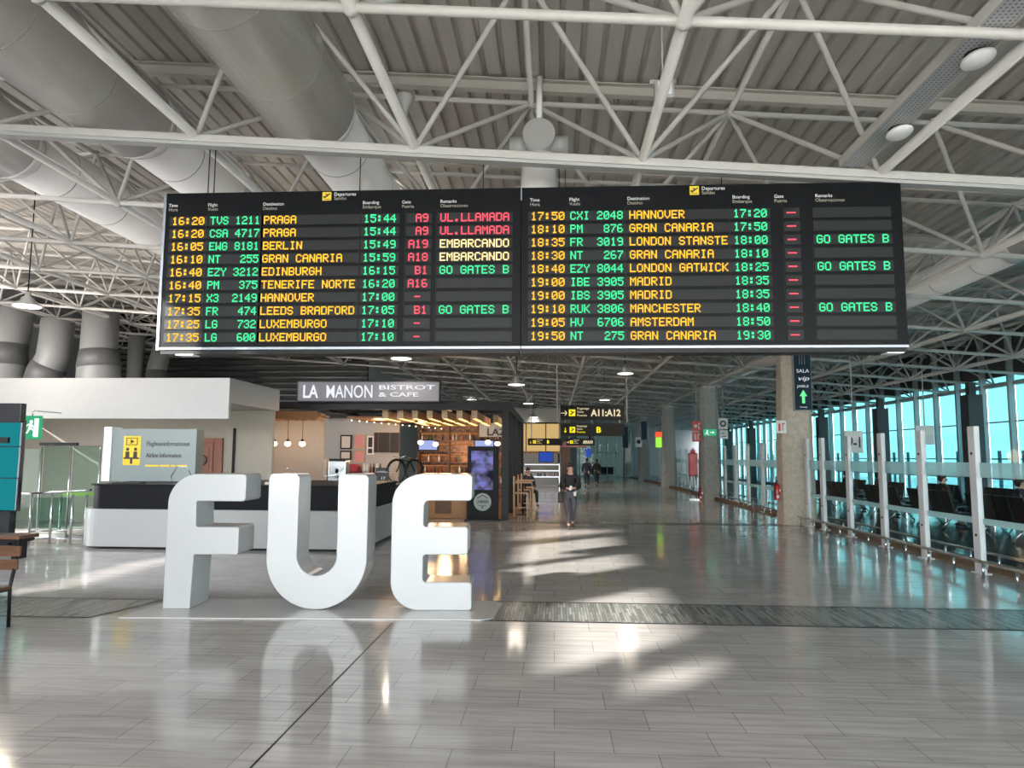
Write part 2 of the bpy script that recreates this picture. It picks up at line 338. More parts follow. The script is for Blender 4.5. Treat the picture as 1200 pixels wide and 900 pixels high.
# unseen left wall, added with openings cut to shape the floor's sun patches
LX = -7.5; HEAD = 5.45
SUN_OPEN = [(-9.4, -3.8, .3, 3.9), (-2.5, -1.85, 4.95, HEAD), (-1.25, 1.8, 4.5, HEAD), (3.7, 5.5, 4.1, HEAD), (5.85, 8.6, 4.1, HEAD)]  # first one added for bounce light, the others aimed for sun patches
mb = MB(); y = -10
for a, b, s, h in SUN_OPEN:
    mb.box(LX-.25, LX, y, a, 0, 7.9); mb.box(LX-.25, LX, a, b, 0, s); mb.box(LX-.25, LX, a, b, h, 7.9); y = b
mb.box(LX-.25, LX, y, 8.7, 0, 7.9)
struct('wall_sun_mask', mb, 'white_wall')
for i, (a, b, s, h) in enumerate(SUN_OPEN): struct('window_%d' % (i+2), MB().box(LX-.14, LX-.12, a, b, s, h), 'rear_glass')  # panes for the added sun openings
mb = MB()
OX = -15.5  # unseen side wall, added to mask the sun down to a few slits
for a, b, c, d in ((.75, 1, 0, 14), (1, 4.6, 0, 5.0), (1, 4.6, 5.32, 8.9), (1, 1.5, 8.9, 11), (3.6, 4.6, 8.9, 11), (1, 4.6, 11, 14), (4.6, 11, 0, 14), (11, 15.4, 0, .3), (11, 15.4, 2.5, 14), (15.4, 17, 0, 14), (17, 20.2, 0, 3.1)): mb.box(OX-.2, OX, a, b, c, d)
struct('wall_slit_mask', mb, 'white_wall')
struct('wall_light_block', MB().box(-15.5, -7.75, 4.2, 4.4, 0, 3.0), 'grey_wall')  # added out of view to block low daylight from the left
struct('window_8', MB().box(OX-.11, OX-.09, 11, 15.4, .3, 2.5), 'rear_glass')  # added low window, throws sun behind the glass partition
# louvred wall and side wall far left, far end wall
mb = MB(); mb.box(-24, -9.5, 36.3, 36.5, 0, 9.3)
struct('wall_rear', mb, 'black_satin')
for i in range(16):
    z = 3.9+i*.30; mb = MB(); mb.bar((-24, 36.1, z), (-9.5, 36.1, z), .05, .20, (0, .6, 1)); struct('wall_louver', mb, 'louver')
struct('wall_outer', MB().box(-24.2, -24, 17, 36.5, 0, 9.6), 'grey_wall')
struct('wall_north', MB().box(-9.7, -9.5, 36.5, 80, 0, 8.4), 'grey_wall')
struct('wall_end', MB().box(-9.7, 2.4, 78, 78.2, 0, 8).box(7.5, 16.4, 78, 78.2, 0, 8).box(2.4, 7.5, 78, 78.2, 4.6, 8), 'grey_wall'); struct('window_7', MB().box(2.4, 7.5, 78.08, 78.1, 0, 4.6), 'dim_glass')  # tinted end window added to lighten the far lobby
# glazed facade on the right, mullions, transoms, cyan panes
FX = 15.75; ZT = 4.42
fa = MB(); fa.box(FX-.05, FX+.15, -10, 78, 0, .15); fa.box(FX-.05, FX+.15, -10, 78, ZT, ZT+.12)
struct('wall_right', fa, 'mullion'); struct('wall_eaves', MB().box(FX+.02, FX+.12, -10, 78, 4.78, 6.4), 'louver')
struct('window_60', MB().box(FX+.06, FX+.075, -10, 78, 4.54, 4.78), 'cyan_glass')
for z in (1.15, 3.15): struct('trim_6' if z < 2 else 'trim_7', MB().box(FX-.03, FX+.05, -10, 78, z, z+.045), 'mullion')
ys = [25.8+1.64*i for i in range(-21, 32)]
for i, y in enumerate(ys):
    struct('window_mullion', MB().box(FX-.17, FX+.04, y-.055, y+.055, .1, 6.2), 'mullion')
    if i < len(ys)-1: struct('window_%d' % (i+9), MB().box(FX+.05, FX+.065, y+.055, ys[i+1]-.055, .15, ZT), 'cyan_glass')
for i, y in enumerate((12.1, 19.4, 26.8, 34.1, 41.4, 48.7, 56, 63.3)):
    mb = MB(); mb.box(14.65, 15.15, y-.26, y+.26, 0, 4.15); mb.box(14.78, 15.02, y-.12, y+.12, 4.15, zb(15))
    struct('column', mb, 'dark_column')
# outside: apron, terrace rail
struct('ground', MB().box(16.6, 160, -60, 200, -3.2, -3), 'ground_out')
struct('ground_terrace', MB().box(16.4, 20.5, -11, 80, -.2, -.02), 'ground_out')
rl = thing('terrace_railing', 'dark railing along the terrace outside the tinted facade', 'railing', (20, 30, 0))
MB().box(19.97, 20.03, 8, 76, 1.85, 1.91).build('handrail', 'rail_out', rl)
MB().box(19.98, 20.02, 8, 76, 1.25, 1.28).build('handrail', 'rail_out', rl)
for i in range(40): MB().box(19.94, 20.06, 8.5+1.7*i-.04, 8.5+1.7*i+.04, -.02, 2.25).build('post', 'rail_out', rl)
# concrete pillars carrying the roof
def pillar(n, xc, y, mt):
    zt = zb(xc)-.12; mb = MB(); w0, w1, d0, d1 = .47, .38, .42, .34
    c = .13
    def ring(w, d, z): return [(xc-w+c,y-d,z),(xc+w-c,y-d,z),(xc+w,y-d+c,z),(xc+w,y+d-c,z),(xc+w-c,y+d,z),(xc-w+c,y+d,z),(xc-w,y+d-c,z),(xc-w,y-d+c,z)]
    vs = ring(w0, d0, 0)+ring(w1, d1, zt)
    mb.add(vs, [(i, (i+1) % 8, 8+(i+1) % 8, 8+i) for i in range(8)]+[tuple(range(7, -1, -1)), tuple(range(8, 16))])
    o = struct('pillar_%d' % n, mb, mt)
    MB().box(xc-.3, xc+.3, y-.28, y+.28, zt, zt+.10).build('pillar_cap', 'frame_paint', o)
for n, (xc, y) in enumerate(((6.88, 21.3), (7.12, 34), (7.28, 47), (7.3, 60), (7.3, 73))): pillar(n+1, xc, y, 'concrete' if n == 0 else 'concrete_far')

# ------------------------------------------------------------------ air ducts running through the roof frame
def duct(label, x, z, r, y0, ys, y1, r2):
    t = thing('air_duct', label, 'duct', (x, (y0+y1)/2, z), 'round air ducts along the roof')
    mb = MB()
    MB().lathe((x, 0, z), [(r, y0), (r, ys)], 40, 'y').build('duct_section', 'duct_paint', t)
    MB().lathe((x, 0, z), [(r, ys), (r*.99, ys+.06), (r2+.02, ys+.26), (r2, ys+.30)], 40, 'y').build('reducer', 'duct_paint', t)
    MB().lathe((x, 0, z), [(r2, ys+.30), (r2, y1)], 32, 'y').build('duct_section', 'duct_paint', t)
    y = ys-1.35
    while y > 3: MB().lathe((x, 0, z), [(r+.003, y-.006), (r+.003, y+.006)], 40, 'y').build('seam_ring', 'duct_seam', t); y -= 1.45
    y = ys+1.2
    while y < min(y1, 24): MB().lathe((x, 0, z), [(r2+.003, y-.008), (r2+.003, y+.008)], 32, 'y').build('seam_ring', 'duct_seam', t); y += 1.6
duct('fat round air duct over the left departures board', -3.32, 6.60, .60, -9, 9.35, 40, .50)
duct('fat round air duct in the top left corner', -6.25, 6.83, .60, -9, 10.0, 36, .50)
duct('round air duct at the left edge, above the white fascia', -9.2, 7.05, .60, 8.7, 11.2, 36, .50)
duct('slim round air duct right of the departures boards, under the sloping roof', 8.6, 5.85, .34, 11, 13.5, 44, .34)
# hanging drum diffuser over the boards
t = thing('air_diffuser', 'round drum diffuser with two side stubs and a drop pipe above the boards', 'diffuser', (-.22, 10.3, 6.5))
MB().lathe((-.22, 0, 6.5), [(.235, 10.05), (.235, 10.6)], 32, 'y').build('drum', 'duct_mid', t)
for s in (-1, 1): MB().lathe((-.22+s*.30, 10.33, 6.42), [(.15, -.13), (.15, .13)], 20, 'x').build('side_stub', 'duct_mid', t)
MB().tube([(-.22, 10.33, 6.25), (-.22, 10.33, 5.35)], .27, 28).build('drop_pipe', 'duct_paint', t)
MB().tube([(-.22, 10.33, 6.7), (-.22, 10.33, 7.5)], .05, 8).build('hanger_rod', 'duct_paint', t)
# cable channel under the cross tube the boards hang from
t = thing('cable_channel', 'pale cable channel along the roof tube above the boards', 'cable channel', (0, 9.05, 5.6))
a, b = Vector((-12, 9.05, zb(-12)-.10)), Vector((12, 9.05, zb(12)-.10))
MB().bar(a, b, .14, .07).build('channel', 'duct_mid', t); MB().bar(a+Vector((0,-.09,.05)), b+Vector((0,-.09,.05)), .012, .09).build('lip', 'frame_paint', t)
# perforated tray with two oval lights, upper right
t = thing('light_tray', 'perforated metal cable tray in the upper right carrying oval lights', 'tray', (3.85, 6, 5.6))
def perf():
    m, tt, b = nmat('perforated'); L = tt.links.new
    tc = tt.nodes.new('ShaderNodeTexCoord'); v = tt.nodes.new('ShaderNodeTexVoronoi'); v.inputs['Scale'].default_value = 22; v.inputs['Randomness'].default_value = 0
    L(tc.outputs['Object'], v.inputs['Vector']); r = tt.nodes.new('ShaderNodeValToRGB'); r.color_ramp.elements[0].position = .27; r.color_ramp.elements[1].position = .31
    r.color_ramp.elements[0].color = (.10, .10, .11, 1); r.color_ramp.elements[1].color = (.52, .53, .55, 1)
    L(v.outputs['Distance'], r.inputs[0]); L(r.outputs[0], b.inputs['Base Color']); b.inputs['Roughness'].default_value = .4; b.inputs['Metallic'].default_value = .3; M['perforated'] = m
perf()
TX = 3.72; TZ = 5.50
MB().box(TX-.13, TX+.13, 1, 9.0, TZ, TZ+.02).build('tray_base', 'perforated', t)
MB().box(TX-.15, TX-.13, 1, 9.0, TZ-.01, TZ+.10).build('tray_side', 'frame_paint', t); MB().box(TX+.13, TX+.15, 1, 9.0, TZ-.01, TZ+.10).build('tray_side', 'frame_paint', t)
MB().box(TX+.2, TX+.24, 1, 9.0, TZ+.05, TZ+.12).build('conduit', 'duct_mid', t)
for lab, y in (('white oval light on the perforated tray, nearer the frame corner', 6.45), ('white oval light at the lower end of the perforated tray', 7.95)):
    l = thing('oval_light', lab, 'light', (TX+.1, y, TZ-.06), 'oval lights on the tray')
    MB().ball((TX+.1, y, TZ-.055), .15, 20, (.85, 1.2, .36)).build('housing', 'white_plastic', l); MB().lathe((TX+.1, y, TZ-.005), [(.11, -.02), (.11, .005)], 20).build('gasket', 'black_satin', l)
t = thing('floodlight', 'small box floodlight clamped to a roof tube above the right board', 'floodlight', (1.25, 8.2, 6.05))
MB().box(1.17, 1.39, 8.1, 8.25, 6.0, 6.22).build('housing', 'duct_mid', t, .02); MB().box(1.2, 1.36, 8.085, 8.1, 6.03, 6.19).build('lens', 'white_plastic', t); MB().box(1.12, 1.42, 8.16, 8.2, 6.2, 6.25).build('clamp', 'duct_mid', t)
MB().tube([(1.27, 8.18, 6.24), (1.27, 8.18, 7.2)], .012, 6).build('bracket', 'duct_mid', t)
t = thing('horn_speaker', 'small grey horn loudspeaker on a roof tube above the left board', 'loudspeaker', (-2.17, 10, 6.95))
MB().lathe((-2.17, 10, 6.75), [(.04, 0), (.06, .15), (.13, .30), (.14, .34)], 18).build('horn', 'duct_mid', t); MB().tube([(-2.17, 10, 6.76), (-2.0, 9.8, 6.3), (-1.9, 9.1, 5.95)], .02, 6).build('bracket', 'duct_mid', t)
struct('floor_mezzanine', MB().box(-24, -11.4, 24.4, 36, 3.2, 3.6), 'grey_wall')
# upright ducts standing on the white building at the left
def updact(label, pts, rr, band=None):
    t = thing('upright_duct', label, 'duct', (pts[0][0], pts[0][1], pts[0][2]), 'upright ducts behind the white fascia')
    MB().tube(pts, rr, 24).build('pipe', 'duct_plant', t)
    if band: MB().tube(band[0], band[1], 24).build('collar', 'duct_dark', t)
updact('upright grey duct at the left edge, half out of view', [(-20.7, 26, 3.6), (-20.7, 26, 5.9), (-20.4, 26, 7.6)], [.72, .72, .66], ([(-20.7, 26, 5.2), (-20.7, 26, 6.0)], .74))
updact('grey duct bending up and right beside the left edge one', [(-19.2, 26, 3.6), (-19.1, 26, 4.9), (-18.8, 26, 5.5), (-18.7, 26, 6.9)], [.58, .6, .58, .56], ([(-19.25, 26, 4.3), (-19.1, 26, 4.9), (-18.95, 26, 5.2)], .62))
updact('stout grey duct with a wide foot, third from the left edge', [(-17.0, 26, 3.6), (-17.0, 26, 5.2), (-17.05, 26, 5.6), (-17.05, 26, 7.2)], [.76, .74, .64, .62], ([(-17.0, 26, 5.1), (-17.05, 26, 5.75)], [.77, .66]))
updact('slim grey duct next to a dark stub left of the boards', [(-18.6, 31, 3.6), (-18.6, 31, 7.2)], .34)
updact('dark duct stub just left of the departures boards', [(-17.6, 31, 3.6), (-17.6, 31, 5.7), (-17.4, 31, 6.6)], [.42, .42, .40], ([(-17.6, 31, 4.2), (-17.6, 31, 5.6)], .44))
# ================================================================== DEPARTURES BOARDS
FONT = {
'A':'01110 10001 10001 11111 10001 10001 10001','B':'11110 10001 10001 11110 10001 10001 11110','C':'01110 10001 10000 10000 10000 10001 01110','D':'11110 10001 10001 10001 10001 10001 11110',
'E':'11111 10000 10000 11110 10000 10000 11111','F':'11111 10000 10000 11110 10000 10000 10000','G':'01110 10001 10000 10111 10001 10001 01110','H':'10001 10001 10001 11111 10001 10001 10001',
'I':'01110 00100 00100 00100 00100 00100 01110','J':'00111 00010 00010 00010 00010 10010 01100','K':'10001 10010 10100 11000 10100 10010 10001','L':'10000 10000 10000 10000 10000 10000 11111',
'M':'10001 11011 10101 10101 10001 10001 10001','N':'10001 11001 11001 10101 10011 10011 10001','O':'01110 10001 10001 10001 10001 10001 01110','P':'11110 10001 10001 11110 10000 10000 10000',
'R':'11110 10001 10001 11110 10100 10010 10001','S':'01110 10001 10000 01110 00001 10001 01110','T':'11111 00100 00100 00100 00100 00100 00100','U':'10001 10001 10001 10001 10001 10001 01110',
'V':'10001 10001 10001 10001 10001 01010 00100','W':'10001 10001 10001 10101 10101 11011 10001','X':'10001 10001 01010 00100 01010 10001 10001','Y':'10001 10001 01010 00100 00100 00100 00100','Z':'11111 00001 00010 00100 01000 10000 11111',
'0':'01110 10001 10011 10101 11001 10001 01110','1':'00100 01100 00100 00100 00100 00100 01110','2':'01110 10001 00001 00110 01000 10000 11111','3':'01110 10001 00001 00110 00001 10001 01110',
'4':'00010 00110 01010 10010 11111 00010 00010','5':'11111 10000 11110 00001 00001 10001 01110','6':'01110 10000 10000 11110 10001 10001 01110','7':'11111 00001 00010 00100 00100 01000 01000',
'8':'01110 10001 10001 01110 10001 10001 01110','9':'01110 10001 10001 01111 00001 00001 01110',':':'00000 01100 01100 00000 01100 01100 00000','.':'00000 00000 00000 00000 00000 01100 01100','-':'00000 00000 00000 11111 00000 00000 00000',' ':'00000 '*7}
BY, ZR0, DZ = 9.0, 4.908, .1717
def led(s, x0, x1, ncell, z, mt, parent):
    cw = (x1-x0)/ncell; dx = cw/6; dz = .0152; mb = MB()
    for i, ch in enumerate(s):
        for r, row in enumerate(FONT[ch].split()):
            c = 0
            while c < 5:
                if row[c] == '1':                      # each lit dot is its own raised square
                    xa = x0+i*cw+c*dx; za = z+dz*(3-r)
                    mb.box(xa, xa+dx*1.04, BY-.016, BY-.012, za-dz*.52, za+dz*.52)
                c += 1
    if mb.v: mb.build('led_lettering', mt, parent)
def plane_icon(t, x, z):
    B('pictogram', 'ink_yellow', t, (x, x+.115, BY-.012, BY-.002, z-.055, z+.055))
    mb = MB().prism([(x+.015, z-.02), (x+.03, z-.03), (x+.10, z+.022), (x+.105, z+.032), (x+.09, z+.036), (x+.07, z+.022), (x+.045, z+.036), (x+.037, z+.034), (x+.052, z+.010), (x+.035, z-.002), (x+.02, z+.004), (x+.012, z+.002)], BY-.014, BY-.012)
    mb.box(x+.02, x+.10, BY-.014, BY-.012, z-.043, z-.037); mb.build('aeroplane_symbol', 'ink_black', t)
def board(label, x0, x1, cols, heads, icon_x, rows):
    t = thing('departures_board', label, 'flight board', ((x0+x1)/2, BY+.15, 3.17), 'hanging departures boards')
    B('cabinet', 'board_black', t, (x0, x1, BY, BY+.32, 3.235, 5.29))
    B('bottom_trim', 'aluminium', t, (x0, x1, BY-.012, BY+.30, 3.205, 3.235)); B('underside', 'black_metal', t, (x0+.02, x1-.02, BY+.01, BY+.30, 3.15, 3.205))
    B('service_light', 'white_plastic', t, (x0+.22 if x0 < -3 else x1-.25, x0+.45 if x0 < -3 else x1-.05, BY+.01, BY+.2, 3.135, 3.15))
    if x0 < -3: B('side_trim', 'aluminium', t, (x0-.035, x0, BY-.012, BY+.32, 3.2, 5.29))
    else: B('seam_strip', 'aluminium', t, (x0-.012, x0+.004, BY-.008, BY+.01, 5.12, 5.27))
    for x in (x0+.48, x0+.56, (x0+x1)/2+.2, x1-.5): MB().tube([(x, BY+.14, 5.29), (x, BY+.14, zb(x)+.03)], .007, 6).build('suspension_cable', 'black_metal', t)
    for (hx, a, b) in heads:
        text('heading', a, 'sign_white', t, hx, BY-.003, 5.105, .042, ext=.001); text('heading', b, 'module_text', t, hx, BY-.003, 5.047, .042, ext=.001)
    plane_icon(t, icon_x, 5.215); text('heading', 'Departures', 'sign_white', t, icon_x+.15, BY-.003, 5.222, .044, ext=.001); text('heading', 'Salidas', 'module_text', t, icon_x+.15, BY-.003, 5.166, .044, ext=.001)
    for ci, (a, b, n, just, mt) in enumerate(cols):
        for r, row in enumerate(rows):
            z = ZR0-DZ*r
            B('display_module', 'module_grey', t, (a-.035, b+.03, BY-.011, BY, z-.065, z+.062))
            s = row[ci]; m2 = mt
            if isinstance(s, tuple): s, m2 = s
            if just == 'R': s = s.rjust(n)
            led(s, a, b, n, z, m2, t)
    for (a, b, n, j, mt) in cols[1:]: B('divider', 'black_metal', t, (a-.052, a-.044, BY-.006, BY, 3.30, 5.02))
mat('module_text', (.36, .33, .27), .5)
R_, C_, G_ = 'led_red', 'led_cream', 'led_green'
rows1 = [('16:20','TVS 1211','PRAGA','15:44','A9',('UL.LLAMADA',R_)),('16:20','CSA 4717','PRAGA','15:44','A9',('UL.LLAMADA',R_)),('16:05','EWG 8181','BERLIN','15:49','A19',('EMBARCANDO',C_)),
 ('16:10','NT   255','GRAN CANARIA','15:59','A18',('EMBARCANDO',C_)),('16:40','EZY 3212','EDINBURGH','16:15','B1',('GO GATES B',G_)),('16:40','PM   375','TENERIFE NORTE','16:20','A16',''),
 ('17:15','X3  2149','HANNOVER','17:00','- ',''),('17:35','FR   474','LEEDS BRADFORD','17:05','B1',('GO GATES B',G_)),('17:25','LG   732','LUXEMBURGO','17:10','- ',''),('17:35','LG   600','LUXEMBURGO','17:10','- ','')]
rows2 = [('17:50','CXI 2048','HANNOVER','17:20','-',''),('18:10','PM   876','GRAN CANARIA','17:50','-',''),('18:35','FR  3019','LONDON STANSTE','18:00','-',('GO GATES B',G_)),('18:30','NT   267','GRAN CANARIA','18:10','-',''),
 ('18:40','EZY 8044','LONDON GATWICK','18:25','-',('GO GATES B',G_)),('19:00','IBE 3905','MADRID','18:35','-',''),('19:00','IBS 3905','MADRID','18:35','-',''),('19:10','RUK 3806','MANCHESTER','18:40','-',('GO GATES B',G_)),
 ('19:05','HV  6706','AMSTERDAM','18:50','-',''),('19:50','NT   275','GRAN CANARIA','19:30','-','')]
A_ = 'led_amber'
board('left half of the hanging departures board, flights from 16:20 Praga down', -5.10, -.425,
 [(-5.005,-4.56,5,'L',A_),(-4.49,-3.815,8,'L',G_),(-3.775,-2.535,14,'L',A_),(-2.455,-2.02,5,'L',G_),(-1.865,-1.60,3,'R',R_),(-1.46,-.56,10,'L',G_)],
 [(-5.07,'Time','Hora'),(-4.54,'Flight','Vuelo'),(-3.80,'Destination','Destino'),(-2.48,'Boarding','Embarque'),(-1.965,'Gate','Puerta'),(-1.465,'Remarks','Observaciones')], -3.01, rows1)
board('right half of the hanging departures board, flights from 17:50 Hannover down', -.415, 4.305,
 [(-.295,.145,5,'L',A_),(.205,.88,8,'L',G_),(.95,2.18,14,'L',A_),(2.245,2.67,5,'L',G_),(2.90,3.03,1,'L',R_),(3.255,4.14,10,'L',G_)],
 [(-.309,'Time','Hora'),(.192,'Flight','Vuelo'),(.926,'Destination','Destino'),(2.239,'Boarding','Embarque'),(2.755,'Gate','Puerta'),(3.259,'Remarks','Observaciones')], 1.71, rows2)
# ================================================================== GIANT LETTERS
def rounded(pts):                                 # pts = [(x, z, r)]
    out = []; n = len(pts)
    for i, (x, z, r) in enumerate(pts):
        p = Vector((x, z)); a = (Vector(pts[i-1][:2])-p).normalized(); b = (Vector(pts[(i+1) % n][:2])-p).normalized()
        if r <= 0: out.append((x, z)); continue
        h = math.acos(max(-1, min(1, a.dot(b))))/2; t = r/math.tan(h); c = p+(a+b).normalized()*(r/math.sin(h))
        s, e_ = p+a*t-c, p+b*t-c; a0, a1 = math.atan2(s.y, s.x), math.atan2(e_.y, e_.x); d = (a1-a0+PI) % (2*PI)-PI
        k = max(4, int(abs(d)/.12)); out += [(c.x+r*math.cos(a0+d*j/k), c.y+r*math.sin(a0+d*j/k)) for j in range(k+1)]
    return out
LF = rounded([(-.02,0,0),(-.02,1.61,.36),(.925,1.61,.045),(.925,1.28,.045),(.325,1.28,.03),(.335,.972,.03),(.86,.972,.03),(.86,.642,.03),(.325,.642,.02),(.305,0,0)])
LU = [(1.20,1.575),(1.235,1.615),(1.535,1.615),(1.572,1.575)]+[(1.572,.70)]+arc(1.812,.64,.242,180,360,14)+[(2.052,.70),(2.052,1.575),(2.09,1.615),(2.385,1.615),(2.42,1.575)]+arc(1.812,.61,.608,0,-180,30)
LE = rounded([(2.712,0,.34),(2.712,1.625,.37),(3.685,1.625,.05),(3.685,1.30,.05),(3.10,1.30,.07),(3.10,.99,.03),(3.64,.99,.04),(3.64,.655,.04),(3.10,.655,.04),(3.10,.331,.04),(3.692,.331,.04),(3.692,0,.04)])
for ch, out, off in (('F', LF, .45), ('U', LU, 1.81), ('E', LE, 3.2)):
    t = thing('giant_letter', {'F': 'giant white letter F at the left of the row of three', 'U': 'giant white letter U standing on its round bottom', 'E': 'giant white letter E, next to the walkway'}[ch], 'letter', (0, 0, 0), 'giant white letters')
    MB().prism([(x-off, z) for x, z in out], 0, .54).build('body', 'letter_white', t, .012, 2)
    MB().prism([(x-off, z) for x, z in rounded([(min(a for a, b in out)+.0, 0, 0), (min(a for a, b in out)+.0, .004, 0), (min(a for a, b in out)+.25, .004, 0), (min(a for a, b in out)+.25, 0, 0)])], .2, .35).build('foot_pad', 'plate_steel', t) if ch != 'U' else MB().box(-.16, .16, .1, .45, 0, .004).build('foot_pad', 'plate_steel', t)
    t.location = (-4.68+math.cos(.05415)*off, 8.68+math.sin(.05415)*off, .016); t.rotation_euler = (0, 0, .05415)
mb = MB(); r = []
pl = [(-4.95,8.20),(-.84,8.42)]+[(-.74,8.47),(-.70,8.55)]+[(-.66,9.35),(-.72,9.45),(-.82,9.50),(-4.86,9.30)]
n = len(pl); mb.add([(x,y,0.002) for x,y in pl]+[(x,y,.016) for x,y in pl], [tuple(range(n-1,-1,-1)), tuple(range(n,2*n))]+[(i,(i+1)%n,n+(i+1)%n,n+i) for i in range(n)])
tag(mb.build('letter_platform', 'plate_steel'), 'thin pale plate under the three giant letters', 'plate')

# ================================================================== AIRLINE INFORMATION DESK
t = thing('information_desk', 'curved white information desk with black upper band behind the giant letters', 'desk', (-6.6, 15, 0))
def slab(x0, x1, y0, y1, r, z0, z1, rb=.05):
    o = []
    for cx, cy, rr, a in ((x1-rb,y1-rb,rb,0),(x0+rb,y1-rb,rb,90),(x0+r,y0+r,r,180),(x1-r*.4,y0+r*.4,r*.4,270)):
        o += [(cx+rr*math.cos(math.radians(a+10*i)), cy+rr*math.sin(math.radians(a+10*i))) for i in range(10)]
    n = len(o); return MB().add([(x,y,z0) for x,y in o]+[(x,y,z1) for x,y in o], [tuple(range(n-1,-1,-1)), tuple(range(n,2*n))]+[(i,(i+1)%n,n+(i+1)%n,n+i) for i in range(n)])
slab(-9.55, -3.75, 14.1, 17.4, .5, .05, .78).build('base', 'desk_white', t)
slab(-9.50, -3.80, 14.15, 17.35, .5, 0, .05).build('plinth', 'black_metal', t)
slab(-9.38, -3.78, 14.22, 17.3, .3, .78, 1.24).build('upper_band', 'desk_black', t)
slab(-9.42, -3.74, 14.18, 17.34, .3, 1.24, 1.27).build('counter_top', 'desk_black', t)
k = thing('keyboard', 'black keyboard lying on the information desk left of the letter F', 'keyboard', (-8.7, 14.5, 1.27)); B('keys', 'ink_black', k, (-9.0,-8.4,14.4,14.62,1.272,1.30), bevel=.006); B('cable', 'ink_black', k, (-8.72,-8.70,14.62,14.9,1.272,1.28))
t = thing('card_stand', 'thin hexagon wire stand on the information desk above the letter F', 'stand', (-7.55, 14.4, 1.27))
hx = [(-7.55+.22*math.cos(math.radians(30+60*i)), 14.4, 1.27+.03+.20+.20*math.sin(math.radians(30+60*i))) for i in range(4)]
MB().tube([(-7.71,14.4,1.272),(-7.76,14.4,1.42),(-7.64,14.4,1.62),(-7.44,14.4,1.62),(-7.32,14.4,1.42),(-7.40,14.4,1.272)], .010, 8).build('wire_loop', 'steel', t); B('foot', 'steel', t, (-7.75,-7.37,14.34,14.46,1.271,1.278))
t = thing('card_stand', 'thin hexagon wire stand on the desk between the letters F and U', 'stand', (-5.35, 14.6, 1.27))
MB().tube([(-5.48,14.6,1.272),(-5.53,14.6,1.40),(-5.44,14.6,1.60),(-5.26,14.6,1.60),(-5.17,14.6,1.40),(-5.24,14.6,1.272)], .010, 8).build('wire_loop', 'steel', t); B('foot', 'steel', t, (-5.5,-5.2,14.54,14.66,1.271,1.278))
k = thing('paper_stack', 'loose pile of pale leaflets on the desk left of the letter U', 'leaflets', (-5.62, 14.6, 1.27))
B('leaflet', 'picture_paper', k, (-5.85,-5.55,14.5,14.75,1.271,1.32)); B('leaflet', 'white_plastic', k, (-5.75,-5.50,14.48,14.85,1.321,1.36))
# backlit panel
t = thing('information_display', 'grey airline information panel with a yellow pictogram behind the desk', 'sign panel', (-8.85, 15.9, 1.27))
ob = B('board', 'panel_grey', t, (-9.78, -7.87, 15.6, 15.95, 1.275, 2.43), bevel=.01); B('end_face', 'panel_edge', t, (-9.97, -9.785, 15.56, 15.95, 1.275, 2.47), bevel=.01)
B('pictogram', 'ink_yellow', t, (-9.52, -9.13, 15.592, 15.60, 1.63, 2.27), bevel=.0)
mb = MB()
for x in (-9.42, -9.24):
    mb.lathe((x, 15.59, 1.98), [(.035, -.006), (.035, 0)], 14, 'y'); mb.prism([(x-.04,1.93),(x+.04,1.93),(x+.045,1.80),(x-.045,1.80)], 15.584, 15.59)
mb.prism([(-9.50,1.80),(-9.15,1.80),(-9.15,1.765),(-9.50,1.765)], 15.584, 15.59); mb.prism([(-9.35,1.765),(-9.30,1.765),(-9.30,1.66),(-9.35,1.66)], 15.584, 15.59)
for a, b, c, d in ((-9.46,-9.445,2.07,2.23),(-9.215,-9.20,2.07,2.23),(-9.46,-9.20,2.07,2.085),(-9.46,-9.20,2.215,2.23)): mb.box(a, b, 15.584, 15.59, c, d)
mb.prism([(-9.36,2.20),(-9.27,2.15),(-9.36,2.10)], 15.584, 15.59); mb.build('figures', 'ink_black', t)
text('lettering', 'Fluglinieninformationen', 'ink_black', t, -9.0, 15.597, 2.055, .105, .97); text('lettering', 'Airline Information', 'ink_black', t, -9.0, 15.597, 1.80, .105, .80)
mb = MB()
for i, L in enumerate((.30, .22, .10, .24)): mb.box(-9.0+sum((.30, .22, .10, .24)[:i])+.03*i, -9.0+sum((.30, .22, .10, .24)[:i+1])+.03*i, 15.594, 15.598, 1.60, 1.64)
mb.build('yellow_line', 'ink_yellow', t)
# building behind: beige wall, fascia, brown door, post
struct('wall_information', MB().box(-15.5, -7.9, 20, 20.15, 0, 3.3), 'beige_wall')
struct('trim_8', MB().box(-15.5, -7.82, 17, 17.12, 2.73, 3.72), 'white_wall'); struct('ceiling_information', MB().box(-15.5, -7.82, 17.12, 20.2, 3.12, 3.72), 'white_wall')
d = thing('panelled_door', 'red brown door with a wreath in the beige wall beside the information panel', 'door', (-9.75, 19.95, 0))
B('frame', 'brown_door', d, (-10.35,-9.30,19.93,20.0,0,2.34)); B('leaf', 'brown_door', d, (-10.2,-9.55,19.90,19.93,.02,2.2), bevel=.012)
B('inner_panel', 'brown_door', d, (-10.1,-9.65,19.885,19.90,1.1,2.08), bevel=.01); MB().lathe((-9.85,19.875,1.72),[(.13,-.02),(.16,0),(.13,.02)],20,'y').build('wreath','dark_wood',d); MB().ball((-10.13,19.87,1.05),.035,10).build('knob','steel',d)
tag(B('wall_stripe', 'black_metal', None, (-9.02,-8.96,19.95,20.0,.05,2.62)), 'slim dark upright post on the beige wall right of the brown door', 'post')
